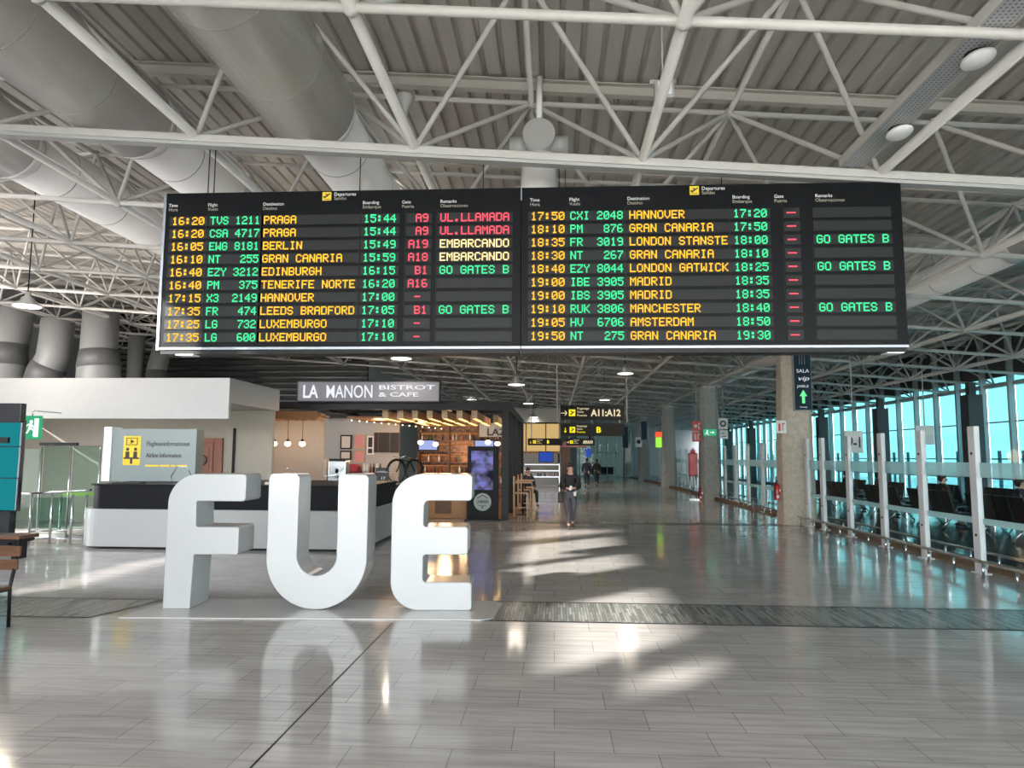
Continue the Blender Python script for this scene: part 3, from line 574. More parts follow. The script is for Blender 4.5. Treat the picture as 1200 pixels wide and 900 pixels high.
# exit sign, glass partition with frame, barrier
t = thing('exit_sign', 'green running man exit sign over the glass partition at the left', 'exit sign', (-11.98, 16, 2.2))
B('sign_box', 'exit_glow', t, (-12.28,-11.76,16,16.06,2.20,2.74), bevel=.008)
mb = MB(); mb.lathe((-11.99,15.994,2.60),[(.042,-.004),(.042,.004)],14,'y')
for p in ([(-12.03,2.56),(-11.96,2.56),(-11.99,2.42),(-12.06,2.42)], [(-12.0,2.44),(-11.93,2.38),(-11.94,2.27),(-11.90,2.27),(-11.89,2.40),(-11.97,2.46)], [(-12.05,2.44),(-12.0,2.44),(-12.07,2.33),(-12.17,2.32),(-12.17,2.35),(-12.09,2.36)], [(-12.04,2.56),(-12.12,2.52),(-12.15,2.45),(-12.12,2.44),(-12.09,2.50),(-12.03,2.53)], [(-11.97,2.55),(-11.90,2.47),(-11.84,2.50),(-11.84,2.47),(-11.91,2.43),(-11.98,2.50)]):
    mb.prism(p, 15.992, 15.999)
mb.build('running_figure', 'exit_white', t)
B('door_symbol', 'exit_white', t, (-11.92,-11.81,15.996,15.999,2.25,2.68))
MB().tube([(-12.0,16.03,2.74),(-12.0,16.03,2.86),(-12.0,17.0,2.86)],.015,8).build('hanger','steel',t)
t = thing('glass_partition', 'frosty green glass partition with steel posts left of the desk', 'partition', (-11.2, 16.2, 0))
for i, (a, b, zt) in enumerate(((-12.6,-11.82,1.98),(-11.78,-11.12,2.06),(-11.08,-10.42,2.06),(-10.38,-9.95,2.06))):
    B('glass_pane', 'part_glass', t, (a, b, 16.2, 16.22, .15, zt))
for x in (-11.80, -11.10, -10.40): MB().tube([(x,16.15,0),(x,16.15,2.05)],.022,10).build('post','steel',t)
B('head_rail','black_metal',t,(-11.9,-11.0,16.18,16.26,2.06,2.13)); B('floor_rail','steel',t,(-12.6,-9.95,16.18,16.24,0,.04))
t = thing('steel_barrier', 'tubular steel queue barrier with glass infill standing before the partition', 'barrier', (-10.5, 14.7, 0))
for x in (-11.0,-10.55,-10.1,-9.8): MB().tube([(x,14.85,0),(x,14.85,1.02)],.024,10).build('post','steel',t)
MB().tube([(-11.35,14.85,1.03),(-10.9,14.85,1.04),(-9.72,14.85,1.12)],.028,10).build('top_rail','steel',t)
MB().tube([(-11.3,14.87,.22),(-9.8,14.87,.30)],.016,8).build('lower_rail','steel',t); MB().tube([(-11.3,14.87,.10),(-9.8,14.87,.10)],.016,8).build('lower_rail','steel',t)
B('infill_pane','part_glass',t,(-10.95,-10.1,14.845,14.855,.32,.95))
t = thing('queue_belt', 'yellow green queue belt between two short posts behind the barrier', 'queue belt', (-11.2, 17.2, 0))
B('belt','lime',t,(-12.0,-10.55,17.19,17.2,.86,.94)) if 'lime' in M else (mat('lime',(.45,.62,.12),.5), B('belt','lime',t,(-12.0,-10.55,17.19,17.2,.86,.94)))
for x in (-12.0,-10.55): MB().tube([(x,17.2,0),(x,17.2,.97)],.03,10).build('post','steel',t); MB().lathe((x,17.2,0),[(.16,0),(.16,.02),(.04,.04)],18).build('base','steel',t)
t = thing('globe_lamp', 'small round wall lamp glowing behind the glass partition', 'lamp', (-11.55, 19.9, 2.1)); MB().ball((-11.6,19.85,2.12),.09,12,(1.3,1,.7)).build('globe','bulb_warm',t); B('bracket','steel',t,(-11.63,-11.57,19.88,20.0,2.08,2.12))
# advertising totem at the left edge
t = thing('advert_totem', 'tall black advertising totem with teal screens at the left edge', 'advert display', (-11.35, 14.3, 0))
B('core','black_satin',t,(-11.95,-11.05,14.32,14.5,0,.72)); B('body','black_satin',t,(-12.0,-10.91,14.32,14.42,.70,2.55)); B('head','black_satin',t,(-12.0,-10.93,14.26,14.42,2.5,2.9),bevel=.01)
for z0, z1 in ((.72,1.36),(1.38,2.0),(2.02,2.5)): B('screen','ad_teal',t,(-11.95,-10.93,14.3,14.32,z0,z1)); B('rim','aluminium',t,(-10.93,-10.91,14.29,14.33,z0,z1))
B('handle','black_metal',t,(-11.35,-11.15,14.25,14.3,2.08,2.2)); B('foot','black_satin',t,(-12.2,-10.95,14.2,14.75,0,.03))
# benches at the left edge
def bench(label, x0, x1, y, back, slats):
    t = thing('slatted_bench', label, 'bench', ((x0+x1)/2, y, 0), 'slatted wooden benches')
    for i in range(3): B('seat_slat','dark_wood',t,(x0,x1,y+.02+.155*i,y+.15+.155*i,.41,.44),bevel=.004)
    if back:
        for i in range(slats): B('back_slat','dark_wood',t,(x0,x1,y-.055-.03*i,y-.03-.03*i,.60+.14*i,.71+.14*i),bevel=.004)
    for x in (x0+.04,x1-.04):
        if back: MB().tube([(x,y-.02,0),(x,y,.42),(x,y-.12,.92)],.019,8).build('leg','black_metal',t)
        else: MB().tube([(x,y+.05,0),(x,y+.05,.42)],.019,8).build('leg','black_metal',t)
        MB().tube([(x,y+.42,0),(x,y+.45,.42)],.019,8).build('leg','black_metal',t); MB().tube([(x,y,.40),(x,y+.46,.40)],.016,8).build('side_rail','black_metal',t)
    return t
b1 = bench('dark wooden slatted chair with black steel legs at the left edge', -.62, 0, 0, True, 2)
b1.location = (-6.15, 7.7, 0); b1.rotation_euler = (0, 0, PI)
t = thing('low_bench', 'low dark bench by the advertising totem, half out of view', 'bench', (-9.8, 12.6, 0))
B('seat','dark_wood',t,(-10.9,-9.4,12.45,12.95,.36,.42),bevel=.006); B('frame','black_metal',t,(-10.85,-9.45,12.5,12.9,.30,.36))
for x in (-10.7,-9.6): B('leg','black_metal',t,(x,x+.06,12.55,12.85,0,.30))
# ================================================================== CAFE KIOSK
KX0, KX1, KY0, KY1 = -9.85, -1.36, 21.6, 32.0
t = thing('cafe_pergola', 'dark steel post and beam frame of the open cafe kiosk', 'kiosk frame', (-5.6, 26.8, 0))
for y, nm in ((KY0,'front_beam'),(KY1,'rear_beam')): B(nm,'black_metal',t,(KX0,KX1,y,y+.2,3.26,3.50))
for x in (KX0,KX1-.2): B('side_beam','black_metal',t,(x,x+.2,KY0+.2,KY1,3.26,3.50))
for x, y in ((KX0,KY0),(KX1-.2,KY0),(KX1-.2,24.2),(KX1-.2,26.8),(KX1-.2,29.4),(KX1-.2,KY1),(KX0,KY1)): B('post','black_metal',t,(x,x+.2,y,y+.2,0,3.26))
for x in (-7.6,-5.5,-3.5): B('roof_joist','black_metal',t,(x,x+.12,KY0+.2,KY1,3.36,3.48))
for y in (24.2, 26.8, 29.4): B('cross_joist','black_metal',t,(KX0+.2,KX1-.2,y,y+.14,3.3,3.44))
struct('floor_cafe', MB().box(-9.7,-1.2,21.2,32.4,.001,.012), 'wood_floor') if 'wood_floor' in M else (mat('wood_floor',(.20,.105,.055),.3,noise=.25,nscale=6,stretch=(.6,5,1)), struct('floor_cafe', MB().box(-9.7,-1.2,21.6,32.4,.001,.012), 'wood_floor'))
# name sign
t = thing('cafe_sign', 'long grey lit cafe name sign on the front beam', 'sign', (-5.57, 21.4, 3.5))
B('face','sign_face',t,(-7.71,-3.43,21.36,21.38,3.50,4.07)); 
for bx in ((-7.75,-3.39,21.35,21.52,4.07,4.11),(-7.75,-3.39,21.35,21.52,3.46,3.50),(-7.75,-7.71,21.35,21.52,3.50,4.07),(-3.43,-3.39,21.35,21.52,3.50,4.07)): B('rim','black_metal',t,bx)
B('back','black_metal',t,(-7.71,-3.43,21.40,21.5,3.50,4.07))
for x in (-7.0,-5.5,-4.0): B('bracket','black_metal',t,(x,x+.06,21.5,21.62,3.47,3.6))
text('lettering','LA','sign_letter',t,-7.57,21.355,3.60,.38,.46,bold=.010); text('lettering','MANON','sign_letter',t,-6.86,21.355,3.60,.38,1.40,bold=.004)
text('lettering','BISTROT','sign_letter',t,-5.26,21.355,3.845,.13,1.68,bold=.003); text('lettering','& CAFE','sign_letter',t,-5.25,21.355,3.63,.13,1.20,bold=.003)
# left cafe wall with logo, menus, slatted canopy and pendants
struct('wall_cafe', MB().box(-11.2,-7.72,24,24.12,.012,3.25), 'cafe_wall')
t = thing('wall_logo', 'black cafe name painted on the beige wall above the menus', 'lettering', (-9.9, 23.99, 2.5))
text('lettering','LA MANON','ink_black',t,-10.2,23.995,2.62,.26,.58,bold=.006); B('underline','ink_black',t,(-10.17,-9.66,23.99,23.997,2.52,2.545))
for i in range(3):
    x = -10.29+.275*i; t = thing('menu_board', ['tall black framed menu, first from the left','tall black framed menu, middle of three','tall black framed menu nearest the pendant lamps'][i], 'menu', (x+.12, 23.97, 1.6), 'framed menus on the cafe wall')
    B('frame','ink_black',t,(x,x+.255,23.95,24,1.58,2.38)); B('sheet','picture_paper',t,(x+.025,x+.23,23.94,23.95,1.62,2.34))
    mb = MB(); random.seed(i)
    for j in range(13): mb.box(x+.06,x+.06+random.uniform(.05,.14),23.936,23.94,1.70+.045*j,1.712+.045*j)
    mb.build('print','ink_black',t)
t = thing('slat_canopy', 'brown wooden slat canopy over the beige cafe wall', 'canopy', (-8.8, 23.2, 2.95))
B('back_panel','wood',t,(-10.1,-7.45,22.75,23.7,3.13,3.17))
mb = [B('slat','wood',t,(-10.12+.30*i,-10.04+.30*i,22.45,23.8,3.02,3.26)) for i in range(9)]
B('front_board','wood',t,(-8.85,-7.43,22.40,22.45,3.0,3.26)); MB().tube([(-9.9,23.1,3.17),(-9.9,23.1,3.36)],.015,6).build('hanger','black_metal',t); MB().tube([(-7.7,23.1,3.17),(-7.7,23.1,3.36)],.015,6).build('hanger','black_metal',t)
def pendant(lab, x, y, z, zt, grp):
    t = thing('pendant_lamp', lab, 'pendant lamp', (x, y, z), grp)
    MB().tube([(x,y,z+.14),(x,y,zt)],.008,6).build('cord','black_metal',t); MB().lathe((x,y,z+.06),[(.05,0),(.05,.06),(.02,.10)],14).build('cap','black_metal',t)
    MB().ball((x,y,z),.105,14,(1,1,.82)).build('globe','bulb_warm',t)
    return t
for i, x in enumerate((-9.03,-8.58,-8.10)): pendant(['lit globe pendant closest to the framed menus','lit globe pendant, middle of the three by the beige wall','lit globe pendant nearest the end of the beige wall'][i], x, 23, 2.24, 3.1, 'globe pendants by the beige wall')
# grey picture wall farther in
struct('wall_gallery', MB().box(-9.3,-5.9,27.4,27.52,.012,3.3), 'grey_wall')
fr = [(-8.15,-7.72,2.12,2.66,'pale print in a dark frame, left end of the picture wall','black_metal'),(-7.62,-7.2,2.15,2.68,'pink print in a light wooden frame on the picture wall','light_wood'),(-7.12,-6.86,1.92,2.62,'narrow cream frame with two dark openings on the picture wall','white_plastic'),(-8.15,-7.72,1.72,2.06,'small dim print hung low at the left of the picture wall','black_metal'),(-7.62,-7.2,1.62,2.08,'two part print hung under the pink one','light_wood')]
for a,b,c,d,lab,fm in fr:
    t = thing('framed_picture', lab, 'picture', ((a+b)/2,27.36,c), 'frames on the picture wall'); B('frame',fm,t,(a,b,27.34,27.4,c,d)); B('print','pink_card' if 'pink' in lab else ('slate' if 'dark openings' in lab else 'picture_paper'),t,(a+.05,b-.05,27.33,27.34,c+.05,d-.05))
    if 'openings' in lab: B('mount','white_plastic',t,(a+.05,b-.05,27.325,27.33,c+.22,c+.28))
for i, (a, b) in enumerate(((-6.84,-6.72),(-6.66,-6.28),(-6.22,-5.90))):
    t = thing('chalk_board', ['narrow slate menu board half behind the cream frame','broad slate menu board, middle of three','slate menu board at the right end of the picture wall'][i], 'menu board', ((a+b)/2,27.36,2.0), 'slate boards on the picture wall')
    B('slate_panel','slate',t,(a,b,27.34,27.36,2.02,2.74)); B('frame','dark_wood',t,(a-.02,b+.02,27.36,27.4,2.0,2.76))
t = thing('cafe_counter', 'dark cafe counter with a glass showcase between the letters U and E', 'counter', (-5.6, 21.9, 0))
B('body','slate',t,(-7.6,-3.6,19.2,20.1,.0,1.05)); B('worktop','black_satin',t,(-7.65,-3.55,19.15,20.15,1.05,1.10)); B('showcase','clear_glass',t,(-6.2,-5.0,19.3,20.0,1.11,1.55)); B('showcase_shelf','steel',t,(-6.2,-5.0,19.3,20.0,1.32,1.335))
t = thing('coffee_machine', 'steel coffee machine on the cafe counter above the letter U', 'coffee machine', (-6.1, 19.9, 1.55))
B('body','steel',t,(-6.35,-5.85,20.2,20.6,1.10,1.72),bevel=.02); B('top_tray','black_metal',t,(-6.33,-5.87,20.2,20.6,1.72,1.78)); B('drip_tray','black_metal',t,(-6.35,-5.85,20.17,20.2,1.10,1.16)); MB().tube([(-6.1,20.15,1.5),(-6.1,20.15,1.38)],.03,8).build('spout','black_metal',t)
B('base','black_metal',t,(-6.4,-5.8,20.16,20.7,0,1.10))
t = thing('gift_display', 'display rack with red cloth and trinkets behind the counter', 'display rack', (-6.4, 22, 0))
B('cabinet','dark_wood',t,(-7.0,-5.3,22,22.5,.012,1.35)); B('red_cloth','red_cloth',t,(-6.9,-6.0,21.98,22.4,1.35,1.62),bevel=.05); B('side_board','cafe_wall',t,(-7.05,-6.95,21.95,22.5,.012,1.75))
random.seed(3)
for i in range(7): MB().lathe((-5.95+.1*i,22.2,1.35),[(.035,0),(.04,.14),(.015,.22),(.015,.28)],10).build('bottle',random.choice(('bottle_amber','slate','white_plastic')),t)
t = thing('price_card', 'small pink and white price card standing on the counter by the letter E', 'card', (-4.9, 19.25, 1.1)); B('card','pink_card',t,(-5.05,-4.78,19.22,19.235,1.105,1.42)); B('stand','steel',t,(-5.0,-4.8,19.2,19.3,1.10,1.112))
t = thing('chalk_sign', 'black card sign with white lettering on the counter edge', 'sign', (-4.55, 19.25, 1.1)); B('card','ink_black',t,(-4.75,-4.40,19.24,19.255,1.105,1.55)); text('lettering','LA MANON','sign_white',t,-4.72,19.236,1.42,.05,.28); text('lettering','17','sign_white',t,-4.62,19.236,1.24,.07,.1); B('stand','steel',t,(-4.7,-4.45,19.2,19.32,1.10,1.112))
# display bicycle behind the counter end
t = thing('display_bicycle', 'black bicycle with mudguards parked on the counter end left of the letter E', 'bicycle', (-4.05, 19.6, 1.10))
for cx, cy in ((-4.25,19.5),(-3.85,19.95)):
    ring = [(cx+.30*math.cos(a)*.62, cy+.30*math.cos(a)*.78, 1.445+.30*math.sin(a)) for a in [2*PI*i/28 for i in range(29)]]
    w_ = MB().tube(ring,.016,6).build('wheel','black_metal',t); sp = MB()
    for i in range(10): a = 2*PI*i/10; sp.tube([(cx,cy,1.445),(cx+.29*math.cos(a)*.62,cy+.29*math.cos(a)*.78,1.445+.29*math.sin(a))],.003,4)
    sp.build('spokes','steel',w_)
    MB().tube([(cx+.335*math.cos(a)*.62,cy+.335*math.cos(a)*.78,1.445+.335*math.sin(a)) for a in [PI*.05+PI*.95*i/14 for i in range(15)]],.022,6).build('mudguard','black_satin',t)
MB().tube([(-4.25,19.5,1.445),(-4.15,19.62,1.75),(-3.95,19.84,1.72),(-3.85,19.95,1.445)],.018,8).build('frame','black_metal',t); MB().tube([(-4.15,19.62,1.72),(-4.05,19.73,1.42),(-3.95,19.84,1.72)],.016,8).build('down_tube','black_metal',t)
MB().tube([(-4.36,19.52,1.86),(-4.15,19.62,1.82),(-4.02,19.50,1.86)],.014,8).build('handlebar','steel',t); MB().ball((-3.95,19.84,1.80),.07,10,(1,1.4,.5)).build('saddle','dark_wood',t)
# LED-lit timber slats of the kiosk ceiling
t = thing('lit_slat_ceiling', 'rows of timber ceiling slats with warm light strips under the kiosk frame', 'ceiling slats', (-3.7, 24, 3.2))
for i in range(7):
    x = -5.28+.46*i
    for (y0, y1, dx) in ((22.1,24.1,0),(24.6,27.0,.45)):
        B('slat','wood',t,(x+dx,x+dx+.16,y0,y1,3.02,3.25)); B('light_strip','strip_warm',t,(x+dx+.03,x+dx+.13,y0+.02,y1-.02,3.005,3.02))
        B('slat_end','light_wood',t,(x+dx-.01,x+dx+.17,y0-.02,y0,3.01,3.27))
for x in (-5.2,-2.4): MB().tube([(x,23,3.25),(x,23,3.4)],.012,6).build('hanger','black_metal',t)
t = thing('bulb_string', 'string of small bulbs under the kiosk soffit above the slate boards', 'light string', (-5.6, 25.4, 2.9))
pts = [(-6.9+.2*i, 24.4+.24*i, 3.07-.012*i) for i in range(14)]
MB().tube([(x,y,z+.03) for x,y,z in pts],.008,5).build('cable','black_metal',t)
for p in pts: MB().ball(p,.026,8).build('bulb','bulb_warm',t)
B('soffit','wood',t,(-7.0,-4.2,24.2,27.6,3.14,3.2))
# back bar: shelves with bottles, patterned wall, screens
struct('wall_bar', MB().box(-5.8,-1.7,30.6,30.75,.012,3.3), 'tile_pattern')
t = thing('bottle_shelf', 'tall dark shelf unit full of amber bottles at the back of the cafe', 'shelf', (-4.2, 30.3, 0))
for x in (-5.7,-4.45,-3.2,-1.95): B('upright','dark_wood',t,(x,x+.07,30.15,30.6,.012,3.2))
for j, z in enumerate((.7,1.15,1.6,2.05,2.5,2.85)): B('shelf_board','dark_wood',t,(-5.7,-1.9,30.15,30.6,z,z+.04)); B('shelf_light','amber_back',t,(-5.6,-2.0,30.56,30.58,z+.30,z+.345))
random.seed(11); nb = 0
for j, z in enumerate((.74,1.19,1.64,2.54)):
    for i in range(25):
        x = -5.55+.145*i
        if random.random() < .25 or min((x+5.665) % 1.25, 1.25-(x+5.665) % 1.25) < .085: continue
        q_ = MB().lathe((x,30.32,z),[(.036,0),(.036,.16),(.013,.22),(.013,.28)],8).build('bottle',random.choice(('bottle_amber','bottle_amber','slate','plant_green','white_plastic')))
        tag(q_, 'small bottle standing on the back shelves of the cafe', 'bottle', 'bottles on the back shelves')
for i, (x, z) in enumerate(((-5.25,2.12),(-2.9,2.12))):
    t = thing('wall_screen', ['pale lit screen beside the picture wall','pale lit screen left of the black totem'][i], 'screen', (x,30.1,z), 'screens at the back bar'); B('bezel','black_metal',t,(x-.42,x+.42,30.08,30.14,z-.02,z+.44)); B('display','screen_pale',t,(x-.38,x+.38,30.07,30.08,z+.02,z+.40)); B('bracket','black_metal',t,(x-.05,x+.05,30.13,30.2,z+.1,z+.3))
for i, (x, y, z) in enumerate(((-4.72,25.5,2.35),(-4.25,25.9,2.30),(-2.3,25.2,2.36),(-2.0,25.6,2.32))): pendant(['large lit pendant at the left over the back bar','large lit pendant, second over the back bar','lit pendant just behind the black totem, left one','lit pendant just behind the black totem, right one'][i], x, y, z, 3.28, 'pendants over the bar')
t = thing('potted_plant', 'leafy green plant in a dark planter behind the letter E', 'plant', (-3.6, 22.6, 0))
B('planter','slate',t,(-4.2,-2.75,22.4,22.9,.012,.95)); mb = MB(); random.seed(5)
for i in range(70):
    x, y, a = random.uniform(-4.1,-2.85), random.uniform(22.45,22.85), random.uniform(0,6.28); l = random.uniform(.15,.42); dx, dy = math.cos(a)*l*.5, math.sin(a)*l*.3
    mb.add([(x,y,.9),(x+dx*.5-.03,y+dy*.5,.9+l*.7),(x+dx,y+dy,.9+l),(x+dx*.5+.03,y+dy*.5,.9+l*.7)],[(0,1,2,3)])
mb.build('foliage','plant_green',t)
# terrace tables inside the kiosk seen under the E
t = thing('cafe_cabinet', 'low warm wooden cabinet seen through the middle of the letter E', 'cabinet', (-3.0, 22.2, 0)); B('body','wood',t,(-4.1,-2.65,22.0,22.35,.012,.85)); B('door','dark_wood',t,(-3.6,-3.1,21.985,22.0,.15,.75)); B('edge','light_wood',t,(-3.85,-3.78,21.97,22.0,.012,.9))
t = thing('advert_kiosk', 'black digital totem with a bluish screen and round cafe logo at the kiosk corner', 'digital totem', (-2.08, 21.3, 0))
B('body','desk_black',t,(-2.53,-1.63,21.2,21.42,.05,2.16),bevel=.01); B('base','black_metal',t,(-2.6,-1.56,21.14,21.48,0,.05)); B('screen','screen_mix',t,(-2.42,-1.78,21.19,21.2,.90,2.03)) if 'screen_mix' in M else None
def smix():
    m = bpy.data.materials.new('screen_mix'); m.use_nodes = True; tt = m.node_tree; tt.nodes.clear(); L = tt.links.new
    em = tt.nodes.new('ShaderNodeEmission'); o = tt.nodes.new('ShaderNodeOutputMaterial'); n = tt.nodes.new('ShaderNodeTexNoise'); r = tt.nodes.new('ShaderNodeValToRGB'); c = tt.nodes.new('ShaderNodeTexCoord')
    n.inputs['Scale'].default_value = 3.2; n.inputs['Detail'].default_value = 3; L(c.outputs['Object'], n.inputs['Vector']); L(n.outputs[0], r.inputs[0])
    r.color_ramp.elements[0].position = .38; r.color_ramp.elements[0].color = (.012,.014,.028,1); r.color_ramp.elements[1].position = .62; r.color_ramp.elements[1].color = (.16,.17,.46,1); q = r.color_ramp.elements.new(.5); q.color = (.09,.085,.16,1)
    L(r.outputs[0], em.inputs[0]); em.inputs[1].default_value = .9; L(em.outputs[0], o.inputs[0]); M['screen_mix'] = m
smix(); B('screen','screen_mix',t,(-2.42,-1.78,21.19,21.2,.90,2.03))
MB().lathe((-2.08,21.19,.55),[(.255,-.004),(.255,.008)],32,'y').build('round_logo','panel_grey',t); text('lettering','LA MANON','ink_black',t,-2.25,21.183,.52,.09,.34,bold=.004)
mb = MB().prism([(-2.25,.66),(-2.08,.76),(-1.91,.66),(-1.93,.645),(-2.08,.735),(-2.23,.645)],21.176,21.186); mb.prism([(-2.2,.46),(-1.96,.46),(-1.96,.445),(-2.2,.445)],21.176,21.186); mb.prism([(-2.12,.42),(-2.08,.36),(-2.04,.42)],21.176,21.186); mb.build('emblem','ink_black',t)
t = thing('back_lettering', 'dim capital letters of a shop fascia behind the kiosk slats', 'fascia', (-2.4, 29, 2.8)); B('fascia_panel','grey_wall',t,(-3.0,-1.6,29.0,29.1,2.66,3.2)); text('lettering','LAZA','ink_black',t,-2.7,28.995,2.72,.26,1.05,bold=.01)
for i in range(3):
    x, y = -1.25+.02*i, 22.6+2.1*i
    t = thing('bar_chair', ['light wooden high chair nearest the kiosk corner post','light wooden high chair, second along the kiosk side','light wooden high chair, farthest along the kiosk side'][i], 'chair', (x, y, 0), 'light wooden chairs along the kiosk side')
    for a in (0,.42):
        for b in (0,.42): MB().tube([(x+a,y+b,0),(x+a,y+b,.74 if a else 1.25)],.022,8).build('leg','light_wood',t)
    B('seat','light_wood',t,(x-.02,x+.44,y-.02,y+.44,.72,.76)); B('backrest','light_wood',t,(x-.02,x+.02,y,y+.42,.85,1.25)); B('stretcher','light_wood',t,(x,x+.42,y+.2,y+.23,.28,.31))
for i in range(2):
    y = 23.6+2.1*i; x = -1.02; t = thing('side_table', ['small wooden table between the first two high chairs','small wooden table between the farther high chairs'][i], 'table', (x,y,0), 'small tables along the kiosk side'); B('table_top','light_wood',t,(x-.3,x+.3,y-.25,y+.25,1.02,1.06)); MB().tube([(x,y,0),(x,y,1.02)],.03,8).build('pedestal','black_metal',t); MB().lathe((x,y,0),[(.2,0),(.2,.02)],16).build('foot','black_metal',t)
# warm lamps of the cafe itself
for x, y, z, p in ((-4.5,26,2.9,70),(-4.2,28.2,2.5,50),(-6.2,25.6,3.0,35),(-8.6,22.7,2.5,14),(-3.6,29.8,2.0,25)):
    l = bpy.data.lights.new('cafe_light','POINT'); l.energy = p*1.1; l.color = (1,.62,.32); l.shadow_soft_size = .25; o = bpy.data.objects.new('cafe_light', l); COL.objects.link(o); o.location = (x,y,z)
# ================================================================== HANGING SIGNS
def arrow(mb, cx, cz, s, y, kind):
    if kind == 'right':
        mb.box(cx-s, cx+s*.8, y-.006, y, cz-s*.11, cz+s*.11); mb.prism([(cx+s*.2,cz+s*.8),(cx+s*.5,cz+s*.8),(cx+s*1.1,cz),(cx+s*.5,cz-s*.8),(cx+s*.2,cz-s*.8),(cx+s*.75,cz)], y-.006, y)
    else:
        d = -1 if kind == 'down' else 1
        mb.box(cx-s*.12, cx+s*.12, y-.006, y, cz-s*.8 if d > 0 else cz-s*.7, cz+s*.7 if d > 0 else cz+s*.9); mb.prism([(cx-s*.8,cz+d*s*.1),(cx-s*.55,cz+d*s*.35),(cx,cz+d*-s*.0+d*s*.75 if d > 0 else cz-s*.35),(cx+s*.55,cz+d*s*.35),(cx+s*.8,cz+d*s*.1),(cx,cz+d*s*1.0)], y-.006, y)
    return mb
def gate_sign(label, x0, x1, z0, z1, y, arr, gate, rods, gx, gw, gl, grp='black and yellow gate signs'):
    t = thing('gate_sign', label, 'direction sign', ((x0+x1)/2, y, z0), grp); h = z1-z0; yf = y
    B('panel','sign_black',t,(x0,x1,y,y+.18,z0,z1)); zc = (z0+z1)/2
    arrow(MB(), x0+h*.42*gl, zc-.02, h*.21, yf, arr).build('arrow', 'sign_yellow' if arr == 'down' else 'sign_text', t)
    px = x0+h*.42*gl+h*.34
    B('pictogram','sign_yellow',t,(px,px+h*.44,yf-.006,yf,zc-h*.24,zc+h*.22)); k = h*.44
    mb = MB().prism([(px+k*.15,zc-h*.10),(px+k*.85,zc+h*.10),(px+k*.85,zc+h*.02),(px+k*.6,zc-h*.05),(px+k*.35,zc-h*.17)], yf-.01, yf-.006); mb.prism([(px+k*.2,zc+h*.13),(px+k*.45,zc+h*.13),(px+k*.75,zc-h*.02),(px+k*.55,zc-h*.03)], yf-.01, yf-.006); mb.build('aeroplane_symbol','ink_black',t)
    tx = px+h*.56
    text('lettering','Flugsteige','sign_text',t,tx,yf-.003,zc+h*.22,h*.15,h*.80); text('lettering','Gates','sign_text',t,tx,yf-.003,zc-h*.01,h*.15,h*.44); text('lettering','Puertas','sign_yellow' if arr=='down' else 'sign_text',t,tx,yf-.003,zc-h*.25,h*.15,h*.66)
    text('lettering',gate,'sign_yellow' if arr=='down' else 'sign_text',t,gx,yf-.003,zc-h*.22,h*.44,gw,bold=.012)
    for rx, zt in rods: MB().tube([(rx,y+.09,z0-.1 if rx < x0 or rx > x1 else z1),(rx,y+.09,zt)],.03,8).build('hanger_rod','frame_paint',t)
    return t
gate_sign('upper hanging gate sign reading A11 A12 with an arrow to the right', .26, 2.86, 3.39, 3.99, 30, 'right', 'A11:A12', [(.12, ZD(0)), (2.99, ZD(3))], 1.52, 1.22, .55)
gate_sign('lower hanging gate sign reading B with an arrow down', .26, 2.86, 2.73, 3.25, 30.02, 'down', 'B', [(.45, 3.39), (2.7, 3.39)], 1.72, .19, .9)
gate_sign('distant gate sign with B on the left of the passage', -1.62, .50, 2.58, 3.0, 44.5, 'down', 'B', [(-1.4, ZD(-1.4)), (.3, ZD(0))], -.45, .14, 1.0)
gate_sign('distant gate sign with a right arrow over the passage', .72, 2.45, 2.58, 3.0, 44.5, 'right', 'A9:A10', [(.9, ZD(.9)), (2.3, ZD(2.3))], 1.75, .6, .5)
# lounge sign on the near pillar
t = thing('lounge_sign', 'dark navy lounge sign with a green arrow high on the near pillar', 'sign', (6.98, 20.88, 3.2))
B('panel','sign_navy',t,(6.78,7.23,20.80,20.9,3.22,4.86)); B('rim','panel_grey',t,(6.755,7.255,20.83,20.92,3.195,4.885))
mb = MB(); [mb.box(6.92+.07*i,6.932+.07*i,20.795,20.80,4.50,4.76) for i in range(3)]; mb.build('emblem','panel_grey',t)
text('lettering','SALA','sign_text2',t,6.83,20.797,4.27,.10,.35) if 'sign_text2' in M else (glow('sign_text2',(.62,.66,.68),.7), text('lettering','SALA','sign_text2',t,6.83,20.797,4.27,.10,.35))
text('lettering','vip','sign_text2',t,6.85,20.797,4.05,.12,.30,bold=.001,shear=.3); text('lettering','JABLE','sign_text2',t,6.84,20.797,3.85,.07,.33)
mb = MB(); mb.box(6.965,7.045,20.793,20.80,3.40,3.62); mb.prism([(6.90,3.60),(7.005,3.78),(7.11,3.60)],20.793,20.80); mb.build('arrow','arrow_green',t); text('lettering','Lounge','sign_text2',t,6.90,20.797,3.28,.04,.2)
